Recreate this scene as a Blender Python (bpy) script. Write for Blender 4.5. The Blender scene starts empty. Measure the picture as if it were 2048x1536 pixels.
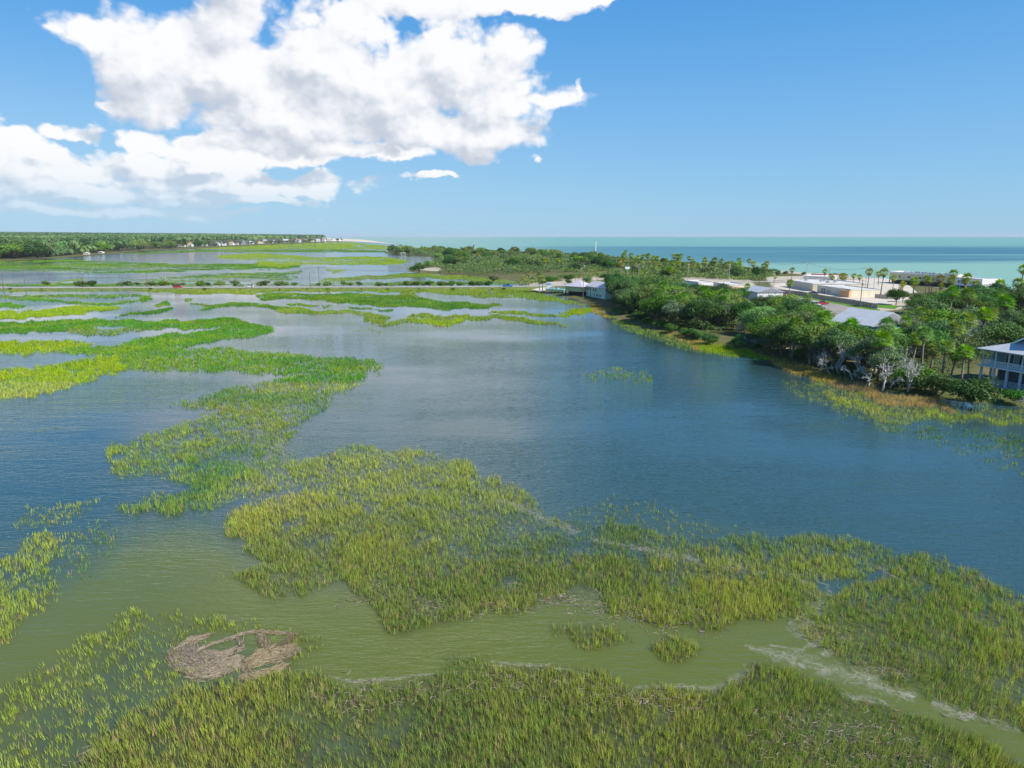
import bpy, math, random
import numpy as np
from mathutils import Vector
C = bpy.context.scene
random.seed(7)
RNG = np.random.default_rng(11)
# ---------------------------------------------------------------- camera
H, F0, HZ = 28.0, 1365.0, 471.5
PITCH = math.atan((768 - HZ) / F0)
cam_d = bpy.data.cameras.new('camera')
cam = bpy.data.objects.new('camera', cam_d)
C.collection.objects.link(cam)
cam.location = (0, 0, H)
cam.rotation_euler = (math.pi / 2 - PITCH, 0, 0)
cam_d.sensor_width = 36
cam_d.lens = 36 * F0 / 2048
cam_d.clip_start, cam_d.clip_end = 0.5, 60000
C.camera = cam
CP, SP = math.cos(PITCH), math.sin(PITCH)
# ---------------------------------------------------------------- sun, sky
SUN_DIR = Vector((0.72, -0.50, 0.80)).normalized()
SUN_EL = math.asin(SUN_DIR.z)
SUN_AZ = math.atan2(SUN_DIR.x, SUN_DIR.y)
sl = bpy.data.lights.new('sun', 'SUN')
sl.energy, sl.angle, sl.color = 5.0, math.radians(0.5), (1.0, 0.95, 0.86)
so = bpy.data.objects.new('sun', sl)
so.rotation_euler = SUN_DIR.to_track_quat('Z', 'Y').to_euler()
so.location = (0, 0, 200)
C.collection.objects.link(so)
C.view_settings.view_transform = 'Standard'
C.view_settings.look = 'None'
C.view_settings.exposure = 0.35
C.view_settings.gamma = 1.0
C.view_settings.use_curve_mapping = False
C.cycles.max_bounces = 8
C.cycles.transparent_max_bounces = 12
C.cycles.use_denoising = True
C.cycles.caustics_reflective = False
C.cycles.caustics_refractive = False

W = bpy.data.worlds.new('World')
C.world = W
W.use_nodes = True


class NT:
    """small node-graph writer"""
    def __init__(s, t):
        s.t = t
        t.nodes.clear()

    def n(s, kind, **kw):
        nd = s.t.nodes.new(kind)
        for k, v in kw.items():
            setattr(nd, k, v)
        return nd

    def put(s, sock, v):
        if isinstance(v, bpy.types.NodeSocket):
            s.t.links.new(v, sock)
        elif v is not None:
            sock.default_value = v

    def m(s, op, a, b=None, c=None, clamp=False):
        nd = s.n('ShaderNodeMath', operation=op, use_clamp=clamp)
        for i, v in enumerate((a, b, c)):
            s.put(nd.inputs[i], v)
        return nd.outputs[0]

    def v(s, op, a, b=None, scale=None):
        nd = s.n('ShaderNodeVectorMath', operation=op)
        s.put(nd.inputs[0], a)
        s.put(nd.inputs[1], b)
        if scale is not None:
            s.put(nd.inputs['Scale'], scale)
        return nd.outputs['Value'] if op in ('LENGTH', 'DOT_PRODUCT') else nd.outputs[0]

    def mix(s, f, a, b, blend='MIX'):
        nd = s.n('ShaderNodeMix', data_type='RGBA', blend_type=blend)
        s.put(nd.inputs[0], f)
        s.put(nd.inputs[6], a if isinstance(a, bpy.types.NodeSocket) else tuple(a) + (1,) if len(a) == 3 else a)
        s.put(nd.inputs[7], b if isinstance(b, bpy.types.NodeSocket) else tuple(b) + (1,) if len(b) == 3 else b)
        return nd.outputs[2]

    def ss(s, x, a, b, lo=0.0, hi=1.0):
        nd = s.n('ShaderNodeMapRange', interpolation_type='SMOOTHSTEP')
        for i, v in enumerate((x, a, b, lo, hi)):
            s.put(nd.inputs[i], v)
        return nd.outputs[0]

    def noise(s, vec, scale, detail=3, rough=0.5, dist=0.0, color=False):
        nd = s.n('ShaderNodeTexNoise')
        s.put(nd.inputs['Vector'], vec)
        s.put(nd.inputs['Scale'], scale)
        s.put(nd.inputs['Detail'], detail)
        s.put(nd.inputs['Roughness'], rough)
        s.put(nd.inputs['Distortion'], dist)
        return nd.outputs[1 if color else 0]

    def comb(s, x, y, z=0.0):
        nd = s.n('ShaderNodeCombineXYZ')
        for i, v in enumerate((x, y, z)):
            s.put(nd.inputs[i], v)
        return nd.outputs[0]

    def sep(s, v):
        nd = s.n('ShaderNodeSeparateXYZ')
        s.put(nd.inputs[0], v)
        return nd.outputs


def pix_azel(px, py):
    x, u = (px - 1024) / F0, (768 - py) / F0
    d = Vector((x, CP + u * SP, -SP + u * CP)).normalized()
    return math.atan2(d.x, d.y), math.asin(d.z)


# clouds: (x, y, half width, height up, height down) of each puff of the sky, turned into compass bearing and elevation
PUFFS_MAIN = [(470, -70, 95, 100, 90), (880, -170, 300, 130, 110), (560, -330, 330, 130, 100), (620, 30, 30, 24, 24), (468, 45, 75, 100, 90), (470, 140, 190, 100, 110), (290, 120, 130, 90, 90), (180, 62, 95, 42, 48),  # leading puffs, out of view, are added to brighten the lagoon's reflection
         (108, 50, 40, 14, 18), (350, 80, 100, 62, 80), (650, 130, 165, 108, 110), (690, 50, 80, 52, 60),
         (800, 180, 190, 110, 90), (905, 110, 110, 75, 80), (1010, 105, 66, 66, 70), (980, 195, 130, 60, 60),
         (1105, 197, 78, 30, 18), (600, 235, 270, 90, 76), (860, 262, 220, 60, 46), (520, 285, 160, 40, 30), (700, 300, 130, 30, 24), (980, 275, 105, 50, 30),
         (955, 312, 60, 30, 20), (300, 190, 110, 60, 60), (760, 60, 60, 30, 40), (880, 60, 70, 40, 40), (930, 150, 90, 60, 60)]
PUFFS_LOW = [(300, 285, 50, 26, 22), (345, 300, 60, 28, 24), (395, 290, 60, 34, 26), (455, 305, 70, 30, 22), (520, 312, 60, 26, 20), (180, 275, 26, 16, 14), (110, 268, 26, 16, 12), (75, 322, 60, 30, 24), (175, 335, 70, 28, 20), (245, 345, 50, 22, 18), (480, 350, 90, 20, 14), (620, 360, 60, 20, 12), (350, 350, 70, 20, 14), (430, 312, 165, 30, 30), (590, 305, 140, 28, 24), (790, 308, 100, 30, 18), (880, 12, 180, 46, 26), (1020, 12, 170, 40, 24),
         (1180, -5, 85, 22, 12), (50, 300, 70, 32, 34), (145, 278, 55, 28, 15), (130, 345, 150, 55, 30),
         (20, 350, 140, 45, 30), (310, 345, 130, 50, 28), (430, 372, 290, 36, 22), (200, 395, 280, 30, 16),
         (575, 372, 110, 26, 18), (220, 210, 34, 13, 12), (868, 356, 62, 9, 5), (1073, 316, 13, 12, 10),
         (240, 425, 330, 15, 10), (100, 385, 150, 24, 18), (330, 392, 170, 20, 14), (520, 398, 110, 16, 12), (60, 418, 140, 14, 10), (420, 340, 120, 24, 20), (1158, 182, 9, 22, 16),
         (-260, 250, 200, 60, 50), (-300, 360, 260, 60, 30), (-90, 395, 200, 30, 18), (2650, 330, 330, 60, 30)]


def blob_field(g, az, el, puffs):
    acc = None
    for (px, py, rx, ru, rd) in puffs:
        a, e = pix_azel(px, py)
        k = 1 / F0 * math.cos(math.atan2(px - 1024, F0)) ** 1.0
        dx = g.m('MULTIPLY', g.m('SUBTRACT', az, a), 1 / (rx * k * 1.12))
        dy = g.m('SUBTRACT', el, e)
        up = g.m('MULTIPLY', g.m('MAXIMUM', dy, 0.0), 1 / (ru * k * 1.12))
        dn = g.m('MULTIPLY', g.m('MINIMUM', dy, 0.0), 1 / (rd * k * 1.12))
        r = g.v('LENGTH', g.comb(dx, up, dn))
        f = g.m('MULTIPLY_ADD', r, -1.0, 1.0)
        size = (min(rx, 120) / 120) ** 0.35
        f = g.m('MULTIPLY', f, size)
        acc = f if acc is None else g.m('SMOOTH_MAX', acc, f, 0.06)
    return acc


def field_group():
    gt = bpy.data.node_groups.new('cloud_field', 'ShaderNodeTree')
    gt.interface.new_socket('Dir', in_out='INPUT', socket_type='NodeSocketVector')
    gt.interface.new_socket('Lift', in_out='INPUT', socket_type='NodeSocketVector')
    gt.interface.new_socket('Main', in_out='OUTPUT', socket_type='NodeSocketFloat')
    gt.interface.new_socket('Low', in_out='OUTPUT', socket_type='NodeSocketFloat')
    g = NT(gt)
    gi = g.n('NodeGroupInput')
    go = g.n('NodeGroupOutput')
    d = gi.outputs[0]
    x, y, z = g.sep(d)
    lx, ly, _ = g.sep(gi.outputs[1])
    az = g.m('ADD', g.m('ARCTAN2', x, y), lx)
    el = g.m('ADD', g.m('ARCSINE', z), ly)
    wv = g.v('SUBTRACT', g.noise(g.comb(az, g.m('MULTIPLY', el, 1.4)), 11.0, 4, 0.58, color=True), (0.5, 0.5, 0.5))
    wx, wy, _ = g.sep(wv)
    az2 = g.m('MULTIPLY_ADD', wx, 0.065, az)
    el2 = g.m('MULTIPLY_ADD', wy, 0.045, el)
    g.put(go.inputs[0], blob_field(g, az2, el2, PUFFS_MAIN))
    g.put(go.inputs[1], blob_field(g, az2, el2, PUFFS_LOW))
    return gt


def build_world():
    g = NT(W.node_tree)
    out = g.n('ShaderNodeOutputWorld')
    sky = g.n('ShaderNodeTexSky', sky_type='NISHITA')
    sky.sun_disc = False
    sky.sun_elevation = SUN_EL
    sky.sun_rotation = SUN_AZ
    sky.air_density, sky.dust_density, sky.ozone_density = 1.0, 0.35, 2.6
    co = g.n('ShaderNodeTexCoord').outputs['Generated']
    d = g.v('NORMALIZE', co)
    hs = g.n('ShaderNodeHueSaturation')
    hs.inputs['Saturation'].default_value = 1.22
    g.put(hs.inputs['Color'], sky.outputs[0])
    skyc = g.mix(1.0, hs.outputs[0], (0.93, 1.0, 1.05), 'MULTIPLY')
    gt = field_group()
    f1 = g.n('ShaderNodeGroup', node_tree=gt)
    g.put(f1.inputs[0], d)
    f1.inputs[1].default_value = (0, 0, 0)
    f2 = g.n('ShaderNodeGroup', node_tree=gt)
    g.put(f2.inputs[0], d)
    f2.inputs[1].default_value = (0.022, 0.034, 0)
    x, y, z = g.sep(d)
    az = g.m('ARCTAN2', x, y)
    el = g.m('ARCSINE', z)

    def billow(ox, oy):
        p = g.comb(g.m('ADD', az, ox), g.m('MULTIPLY', g.m('ADD', el, oy), 1.25))
        dist = g.v('SCALE', g.v('SUBTRACT', g.noise(p, 34, 3, 0.55, color=True), (0.5, 0.5, 0.5)), scale=0.03)
        p = g.v('ADD', p, dist)
        tot = None
        for sc, w in ((13, 0.50), (31, 0.32), (76, 0.18)):
            vn = g.n('ShaderNodeTexVoronoi', feature='SMOOTH_F1', voronoi_dimensions='2D')
            g.put(vn.inputs['Vector'], p)
            g.put(vn.inputs['Scale'], float(sc))
            vn.inputs['Smoothness'].default_value = 0.35
            t = g.m('MULTIPLY', vn.outputs['Distance'], -w * 1.25)
            tot = t if tot is None else g.m('ADD', tot, t)
        return g.m('ADD', tot, 0.62)
    b1 = billow(0, 0)
    b2 = billow(0.010, 0.016)
    fine = g.m('SUBTRACT', g.noise(g.comb(az, el), 60, 5, 0.62), 0.5)
    rel = g.m('SUBTRACT', b1, b2)
    wisp = g.m('SUBTRACT', g.noise(g.comb(az, g.m('MULTIPLY', el, 3.2)), 9, 5, 0.6), 0.5)
    col_acc = skyc
    res = []
    for i, (soft, grey, amp) in enumerate(((0.34, (0.50, 0.55, 0.64), 0.66), (0.26, (0.49, 0.57, 0.68), 0.80))):
        dn = g.m('MULTIPLY_ADD', b1, amp, f1.outputs[i])
        dn = g.m('MULTIPLY_ADD', fine, 0.24, dn)
        dn = g.m('SUBTRACT', dn, 0.17)
        if i:
            dn = g.m('MULTIPLY_ADD', wisp, 0.30, dn)
        alpha = g.ss(dn, 0.0, soft)
        lobe = g.m('SUBTRACT', f1.outputs[i], f2.outputs[i])
        lit = g.m('MULTIPLY_ADD', lobe, (1.3, 1.8)[i], (0.40, 0.24)[i])
        lit = g.m('MULTIPLY_ADD', rel, (1.15, 1.8)[i], lit)
        lit = g.m('MULTIPLY_ADD', g.ss(dn, 0.0, 0.30, 1.0, 0.0), 0.30, lit)
        lit = g.m('MULTIPLY_ADD', fine, 0.16, lit)
        lit = g.m('MULTIPLY_ADD', g.m('SUBTRACT', g.noise(g.comb(az, g.m('MULTIPLY', el, 1.8)), (6.5, 13)[i], 3, 0.5), 0.5), 0.5, lit)
        lit = g.ss(lit, -0.40, 0.95)
        cc = g.mix(lit, grey, (0.86, 0.865, 0.89))
        res.append((alpha, cc))
    # all colours below are scaled to the sky's own radiance, K being the Background strength
    K = 0.095
    sk = g.v('SCALE', skyc, scale=K)
    rp = g.n('ShaderNodeValToRGB')
    g.put(rp.inputs[0], g.m('DIVIDE', el, 1.5, clamp=True))
    cr = rp.color_ramp
    stops = [(0.0, (.245, .51, .75)), (0.1, (.165, .43, .78)), (0.2, (.080, .33, .73)), (0.4, (.040, .20, .55)), (1.0, (.022, .12, .40))]
    while len(cr.elements) < len(stops):
        cr.elements.new(0.5)
    for e_, (p_, c_) in zip(cr.elements, stops):
        e_.position, e_.color = p_, c_ + (1,)
    sk = g.mix(0.78, sk, rp.outputs[0])
    hz = g.ss(el, -0.02, 0.34, 1.0, 0.0)
    left = g.ss(az, 0.45, -0.75, 0.0, 1.0)
    hz = g.m('MULTIPLY', g.m('POWER', hz, 2.0), g.m('MULTIPLY_ADD', left, 0.62, 0.12))
    hzc = (0.40, 0.60, 0.76, 1)
    sk = g.mix(hz, sk, hzc)
    a0, c0 = res[1]
    a0 = g.m('MULTIPLY', a0, g.ss(el, 0.01, 0.07, 0.45, 1.0))
    c0 = g.mix(g.ss(el, 0.0, 0.11, 0.55, 0.0), c0, hzc)
    sk = g.mix(a0, sk, c0)
    a1, c1 = res[0]
    sk = g.mix(a1, sk, c1)
    bg = g.n('ShaderNodeBackground')
    g.put(bg.inputs[0], g.v('SCALE', sk, scale=0.90 / K))
    bg.inputs[1].default_value = K
    g.put(out.inputs[0], bg.outputs[0])


build_world()
W.cycles.sampling_method = 'MANUAL'
W.cycles.sample_map_resolution = 512
# ---------------------------------------------------------------- helpers
def ray(px, py):
    x, u = (px - 1024) / F0, (768 - py) / F0
    return x, CP + u * SP, -SP + u * CP


def P(px, py, z=0.0):
    """the point of the level z that the photograph shows at this pixel"""
    x, y, w = ray(px, py)
    t = (z - H) / w
    return Vector((x * t, y * t, z))


def project(X, Y, Z=0.0):
    zz = Z - H
    dep = Y * CP - zz * SP
    u = Y * SP + zz * CP
    dep = np.maximum(dep, 1e-3)
    return 1024 + F0 * X / dep, 768 - F0 * u / dep


def inpoly(px, py, poly):
    inside = np.zeros(px.shape, bool)
    n = len(poly)
    for i in range(n):
        x0, y0 = poly[i]
        x1, y1 = poly[(i + 1) % n]
        if y0 == y1:
            continue
        c = ((y0 > py) != (y1 > py)) & (px < (x1 - x0) * (py - y0) / (y1 - y0) + x0)
        inside ^= c
    return inside


def vnoise(x, y, seed=0):
    """value noise in numpy"""
    xi, yi = np.floor(x).astype(np.int64), np.floor(y).astype(np.int64)
    fx, fy = x - xi, y - yi
    fx, fy = fx * fx * (3 - 2 * fx), fy * fy * (3 - 2 * fy)

    def h(a, b):
        n = (a * 374761393 + b * 668265263 + seed * 974634777) & 0xFFFFFFFF
        n = ((n ^ (n >> 13)) * 1274126177) & 0xFFFFFFFF
        return ((n ^ (n >> 16)) & 0xFFFF) / 65535.0
    a, b, c, d = h(xi, yi), h(xi + 1, yi), h(xi, yi + 1), h(xi + 1, yi + 1)
    return (a * (1 - fx) + b * fx) * (1 - fy) + (c * (1 - fx) + d * fx) * fy


def fbm(x, y, o=4, seed=0):
    t, a, s = 0, 0.5, 0
    for i in range(o):
        t = t + a * vnoise(x * 2 ** i, y * 2 ** i, seed + i)
        s += a
        a *= 0.5
    return t / s


def tag(o, label=None, cat=None, group=None, kind=None):
    for k, v in (('label', label), ('category', cat), ('group', group), ('kind', kind)):
        if v:
            o[k] = v
    return o


def link(name, data, parent=None):
    o = bpy.data.objects.new(name, data)
    C.collection.objects.link(o)
    if parent is not None:
        o.parent = parent
    return o


def empty(name, loc=(0, 0, 0), rz=0.0, label=None, cat=None, group=None):
    o = link(name, None)
    o.empty_display_size = 0.5
    o.location = loc
    o.rotation_euler.z = rz
    return tag(o, label, cat, group)


def copy_thing(src, loc, rz=0.0, scale=None, label=None, group=None):
    r = src.copy()
    C.collection.objects.link(r)
    r.location = loc
    r.rotation_euler.z = rz
    if scale is not None:
        r.scale = scale
    if label:
        r['label'] = label
    if group:
        r['group'] = group
    for ch in KIDS.get(src.name, []):
        c = ch.copy()
        C.collection.objects.link(c)
        c.parent = r
        for g in KIDS.get(ch.name, []):
            d = g.copy()
            C.collection.objects.link(d)
            d.parent = c
    return r


KIDS = {}


def note_kids(root):
    """remember a thing's parts so that copies need no search of the scene"""
    def kids(o):
        return [c for c in C.collection.objects if c.parent == o]
    KIDS[root.name] = kids(root)
    for c in KIDS[root.name]:
        KIDS[c.name] = kids(c)
    return root


def bulk(name, V, Fc, mat, parent=None, col=None, smooth=False, attrs=None):
    """mesh from numpy arrays; Fc is (n, 3) or (n, 4); col one colour per vertex"""
    me = bpy.data.meshes.new(name)
    V = np.ascontiguousarray(V, np.float32)
    Fc = np.ascontiguousarray(Fc, np.int32)
    k = Fc.shape[1]
    me.vertices.add(len(V))
    me.vertices.foreach_set('co', V.ravel())
    me.loops.add(Fc.size)
    me.loops.foreach_set('vertex_index', Fc.ravel())
    me.polygons.add(len(Fc))
    me.polygons.foreach_set('loop_start', np.arange(0, Fc.size, k, dtype=np.int32))
    me.polygons.foreach_set('loop_total', np.full(len(Fc), k, np.int32))
    if smooth:
        me.polygons.foreach_set('use_smooth', np.ones(len(Fc), bool))
    me.update(calc_edges=True)
    if col is not None:
        a = me.color_attributes.new('tint', 'FLOAT_COLOR', 'POINT')
        c4 = np.ones((len(V), 4), np.float32)
        c4[:, :3] = col
        a.data.foreach_set('color', c4.ravel())
    for nm, val in (attrs or {}).items():
        a = me.attributes.new(nm, 'FLOAT', 'POINT')
        a.data.foreach_set('value', np.ascontiguousarray(val, np.float32).ravel())
    me.materials.append(mat)
    return link(name, me, parent)


class MB:
    """collects boxes, tubes and prisms into one mesh"""
    def __init__(s):
        s.v, s.f = [], []

    def add(s, vs, fs):
        b = len(s.v)
        s.v += [tuple(v) for v in vs]
        s.f += [tuple(b + i for i in f) for f in fs]
        return s

    def box(s, cx, cy, cz, sx, sy, sz, rz=0.0):
        vs = []
        c, n = math.cos(rz), math.sin(rz)
        for dz in (-.5, .5):
            for dx, dy in ((-.5, -.5), (.5, -.5), (.5, .5), (-.5, .5)):
                x, y = dx * sx, dy * sy
                vs.append((cx + x * c - y * n, cy + x * n + y * c, cz + dz * sz))
        return s.add(vs, [(3, 2, 1, 0), (4, 5, 6, 7), (0, 1, 5, 4), (1, 2, 6, 5), (2, 3, 7, 6), (3, 0, 4, 7)])

    def tube(s, pts, rad, n=6):
        pts = [Vector(p) for p in pts]
        rings = []
        for i, p in enumerate(pts):
            d = (pts[min(i + 1, len(pts) - 1)] - pts[max(i - 1, 0)]).normalized()
            a = d.cross(Vector((0.31, 0.12, 0.95) if abs(d.z) < .9 else (1, 0, 0))).normalized()
            b = d.cross(a)
            r = rad[i] if hasattr(rad, '__len__') else rad
            rings.append([p + (a * math.cos(t) + b * math.sin(t)) * r for t in [2 * math.pi * k / n for k in range(n)]])
        vs = [v for r in rings for v in r]
        fs = []
        for i in range(len(rings) - 1):
            for k in range(n):
                fs.append((i * n + k, i * n + (k + 1) % n, (i + 1) * n + (k + 1) % n, (i + 1) * n + k))
        fs.append(tuple(range(n))[::-1])
        fs.append(tuple((len(rings) - 1) * n + k for k in range(n)))
        return s.add(vs, fs)

    def prism(s, poly, z0, z1):
        n = len(poly)
        vs = [(x, y, z0) for x, y in poly] + [(x, y, z1) for x, y in poly]
        fs = [tuple(range(n))[::-1], tuple(range(n, 2 * n))]
        fs += [(i, (i + 1) % n, n + (i + 1) % n, n + i) for i in range(n)]
        return s.add(vs, fs)

    def build(s, name, mat, parent=None, smooth=False):
        me = bpy.data.meshes.new(name)
        me.from_pydata(s.v, [], s.f)
        me.materials.append(mat)
        if smooth:
            me.polygons.foreach_set('use_smooth', [True] * len(me.polygons))
        me.update()
        return link(name, me, parent)


# ---------------------------------------------------------------- materials
def new_mat(name):
    m = bpy.data.materials.new(name)
    m.use_nodes = True
    g = NT(m.node_tree)
    out = g.n('ShaderNodeOutputMaterial')
    return m, g, out


def paint(name, color, rough=0.6, vary=0.12, scale=1.5, metal=0.0, streak=False, spec=0.4):
    m, g, out = new_mat(name)
    b = g.n('ShaderNodeBsdfPrincipled')
    co = g.n('ShaderNodeTexCoord').outputs['Object']
    if streak:
        co = g.v('MULTIPLY', co, (1, 1, 0.2))
    nz = g.noise(co, scale, 4, 0.6)
    f = g.ss(nz, 0.3, 0.7, 1 - vary, 1 + vary)
    g.put(b.inputs['Base Color'], g.mix(1.0, color, g.comb(f, f, f), 'MULTIPLY'))
    b.inputs['Roughness'].default_value = rough
    b.inputs['Metallic'].default_value = metal
    b.inputs['Specular IOR Level'].default_value = spec
    g.put(out.inputs[0], b.outputs[0])
    return m


def ribbed(name, color, period=0.4, axis=0, rough=0.35, vary=0.1, depth=0.05):
    """sheet with raised ribs (metal roof, boards)"""
    m, g, out = new_mat(name)
    b = g.n('ShaderNodeBsdfPrincipled')
    co = g.n('ShaderNodeTexCoord').outputs['Object']
    s = g.sep(co)
    w = g.m('FRACT', g.m('DIVIDE', s[axis], period))
    rib = g.ss(g.m('ABSOLUTE', g.m('SUBTRACT', w, 0.5)), 0.40, 0.48)
    nz = g.noise(co, 0.6, 4, 0.6)
    f = g.ss(nz, 0.3, 0.7, 1 - vary, 1 + vary)
    g.put(b.inputs['Base Color'], g.mix(1.0, color, g.comb(f, f, f), 'MULTIPLY'))
    b.inputs['Roughness'].default_value = rough
    bp = g.n('ShaderNodeBump')
    bp.inputs['Distance'].default_value = depth
    g.put(bp.inputs['Height'], rib)
    g.put(b.inputs['Normal'], bp.outputs[0])
    g.put(out.inputs[0], b.outputs[0])
    return m


def leafy(name, gain=(1, 1, 1), trans=0.3, spread=0.25, rough=0.55):
    """foliage: per-leaf tint stored on the mesh, varied from one plant to the next"""
    m, g, out = new_mat(name)
    at = g.n('ShaderNodeVertexColor', layer_name='tint').outputs[0]
    oi = g.n('ShaderNodeObjectInfo').outputs['Random']
    hs = g.n('ShaderNodeHueSaturation')
    g.put(hs.inputs['Hue'], g.m('MULTIPLY_ADD', oi, 0.035, 0.4825))
    g.put(hs.inputs['Value'], g.m('MULTIPLY_ADD', g.m('FRACT', g.m('MULTIPLY', oi, 7.31)), spread * 2, 1 - spread))
    g.put(hs.inputs['Saturation'], g.m('MULTIPLY_ADD', g.m('FRACT', g.m('MULTIPLY', oi, 3.17)), 0.3, 0.85))
    g.put(hs.inputs['Color'], g.mix(1.0, at, gain, 'MULTIPLY'))
    b = g.n('ShaderNodeBsdfPrincipled')
    g.put(b.inputs['Base Color'], hs.outputs[0])
    b.inputs['Roughness'].default_value = rough
    b.inputs['Specular IOR Level'].default_value = 0.25
    t = g.n('ShaderNodeBsdfTranslucent')
    g.put(t.inputs[0], g.mix(1.0, hs.outputs[0], (1.25, 1.3, 0.6), 'MULTIPLY'))
    mx = g.n('ShaderNodeMixShader')
    mx.inputs[0].default_value = trans
    g.put(mx.inputs[1], b.outputs[0])
    g.put(mx.inputs[2], t.outputs[0])
    g.put(out.inputs[0], mx.outputs[0])
    return m


M = dict(
    grass=leafy('marsh_grass_blades', trans=0.35, spread=0.0),
    oak=leafy('oak_leaves', trans=0.25, spread=0.40),
    palm=leafy('palm_fronds', trans=0.25, spread=0.20),
    bark=paint('bark', (0.17, 0.14, 0.11), 0.9, 0.3, 3, streak=True),
    palm_bark=paint('palm_bark', (0.24, 0.20, 0.16), 0.9, 0.3, 4),
    dead=paint('bleached_wood', (0.42, 0.40, 0.37), 0.85, 0.2, 3),
    straw=leafy('dry_straw', trans=0.12, spread=0.0, rough=0.8),
    white=paint('white_paint', (0.78, 0.78, 0.75), 0.5, 0.06),
    trim=paint('pale_trim', (0.62, 0.66, 0.66), 0.5, 0.06),
    cream=paint('cream_wall', (0.60, 0.52, 0.38), 0.8, 0.08, 0.6, streak=True),
    cream2=paint('pale_cream_wall', (0.66, 0.60, 0.46), 0.8, 0.07, 0.6, streak=True),
    tan=paint('tan_wood', (0.50, 0.30, 0.16), 0.75, 0.12, 1.0, streak=True),
    flatroof=paint('flat_roof_membrane', (0.58, 0.57, 0.53), 0.8, 0.18, 0.35),
    redroof=ribbed('rusty_roof', (0.28, 0.11, 0.06), 0.5, 0, 0.8, 0.3),
    yellow=ribbed('yellow_siding', (0.66, 0.60, 0.30), 0.22, 2, 0.6, 0.06, 0.02),
    mint=ribbed('pale_mint_siding', (0.66, 0.72, 0.56), 0.22, 2, 0.6, 0.06, 0.02),
    whiteside=ribbed('white_siding', (0.72, 0.73, 0.72), 0.22, 2, 0.6, 0.06, 0.02),
    beachyellow=paint('faded_yellow_wall', (0.62, 0.57, 0.36), 0.8, 0.1, 0.5, streak=True),
    turq=paint('turquoise_paint', (0.16, 0.58, 0.52), 0.5, 0.1),
    blue=paint('bright_blue_paint', (0.03, 0.22, 0.50), 0.5, 0.15),
    greyblue=ribbed('grey_blue_siding', (0.24, 0.33, 0.38), 0.2, 2, 0.6, 0.06, 0.02),
    metalroof=ribbed('standing_seam_roof', (0.46, 0.48, 0.50), 0.45, 0, 0.38, 0.06),
    lavroof=ribbed('pale_grey_roof', (0.52, 0.50, 0.54), 0.5, 0, 0.45, 0.07),
    orange=paint('orange_roof_tiles', (0.62, 0.20, 0.09), 0.8, 0.15),
    glass=paint('dark_glass', (0.02, 0.03, 0.035), 0.06, 0.1, spec=0.8),
    dark=paint('shaded_void', (0.035, 0.035, 0.035), 0.8, 0.2),
    pole=paint('weathered_pole', (0.15, 0.12, 0.10), 0.9, 0.2, streak=True),
    steel=paint('galvanised_steel', (0.42, 0.43, 0.44), 0.45, 0.1, metal=0.4),
    wire=paint('black_wire', (0.03, 0.03, 0.03), 0.6, 0.0),
    rubber=paint('tyre_rubber', (0.025, 0.025, 0.027), 0.8, 0.1),
    rim=paint('wheel_rim', (0.4, 0.4, 0.42), 0.35, 0.05, metal=0.7),
    lamp=paint('lamp_lens', (0.75, 0.75, 0.7), 0.15, 0.02),
    tail=paint('tail_lens', (0.45, 0.02, 0.02), 0.2, 0.02),
    fence=paint('weathered_fence', (0.34, 0.29, 0.23), 0.85, 0.25, 2.5, streak=True),
    purple=paint('purple_paint', (0.30, 0.08, 0.42), 0.5, 0.1),
    gold=paint('golden_yellow_paint', (0.75, 0.52, 0.05), 0.5, 0.1),
)


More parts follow.
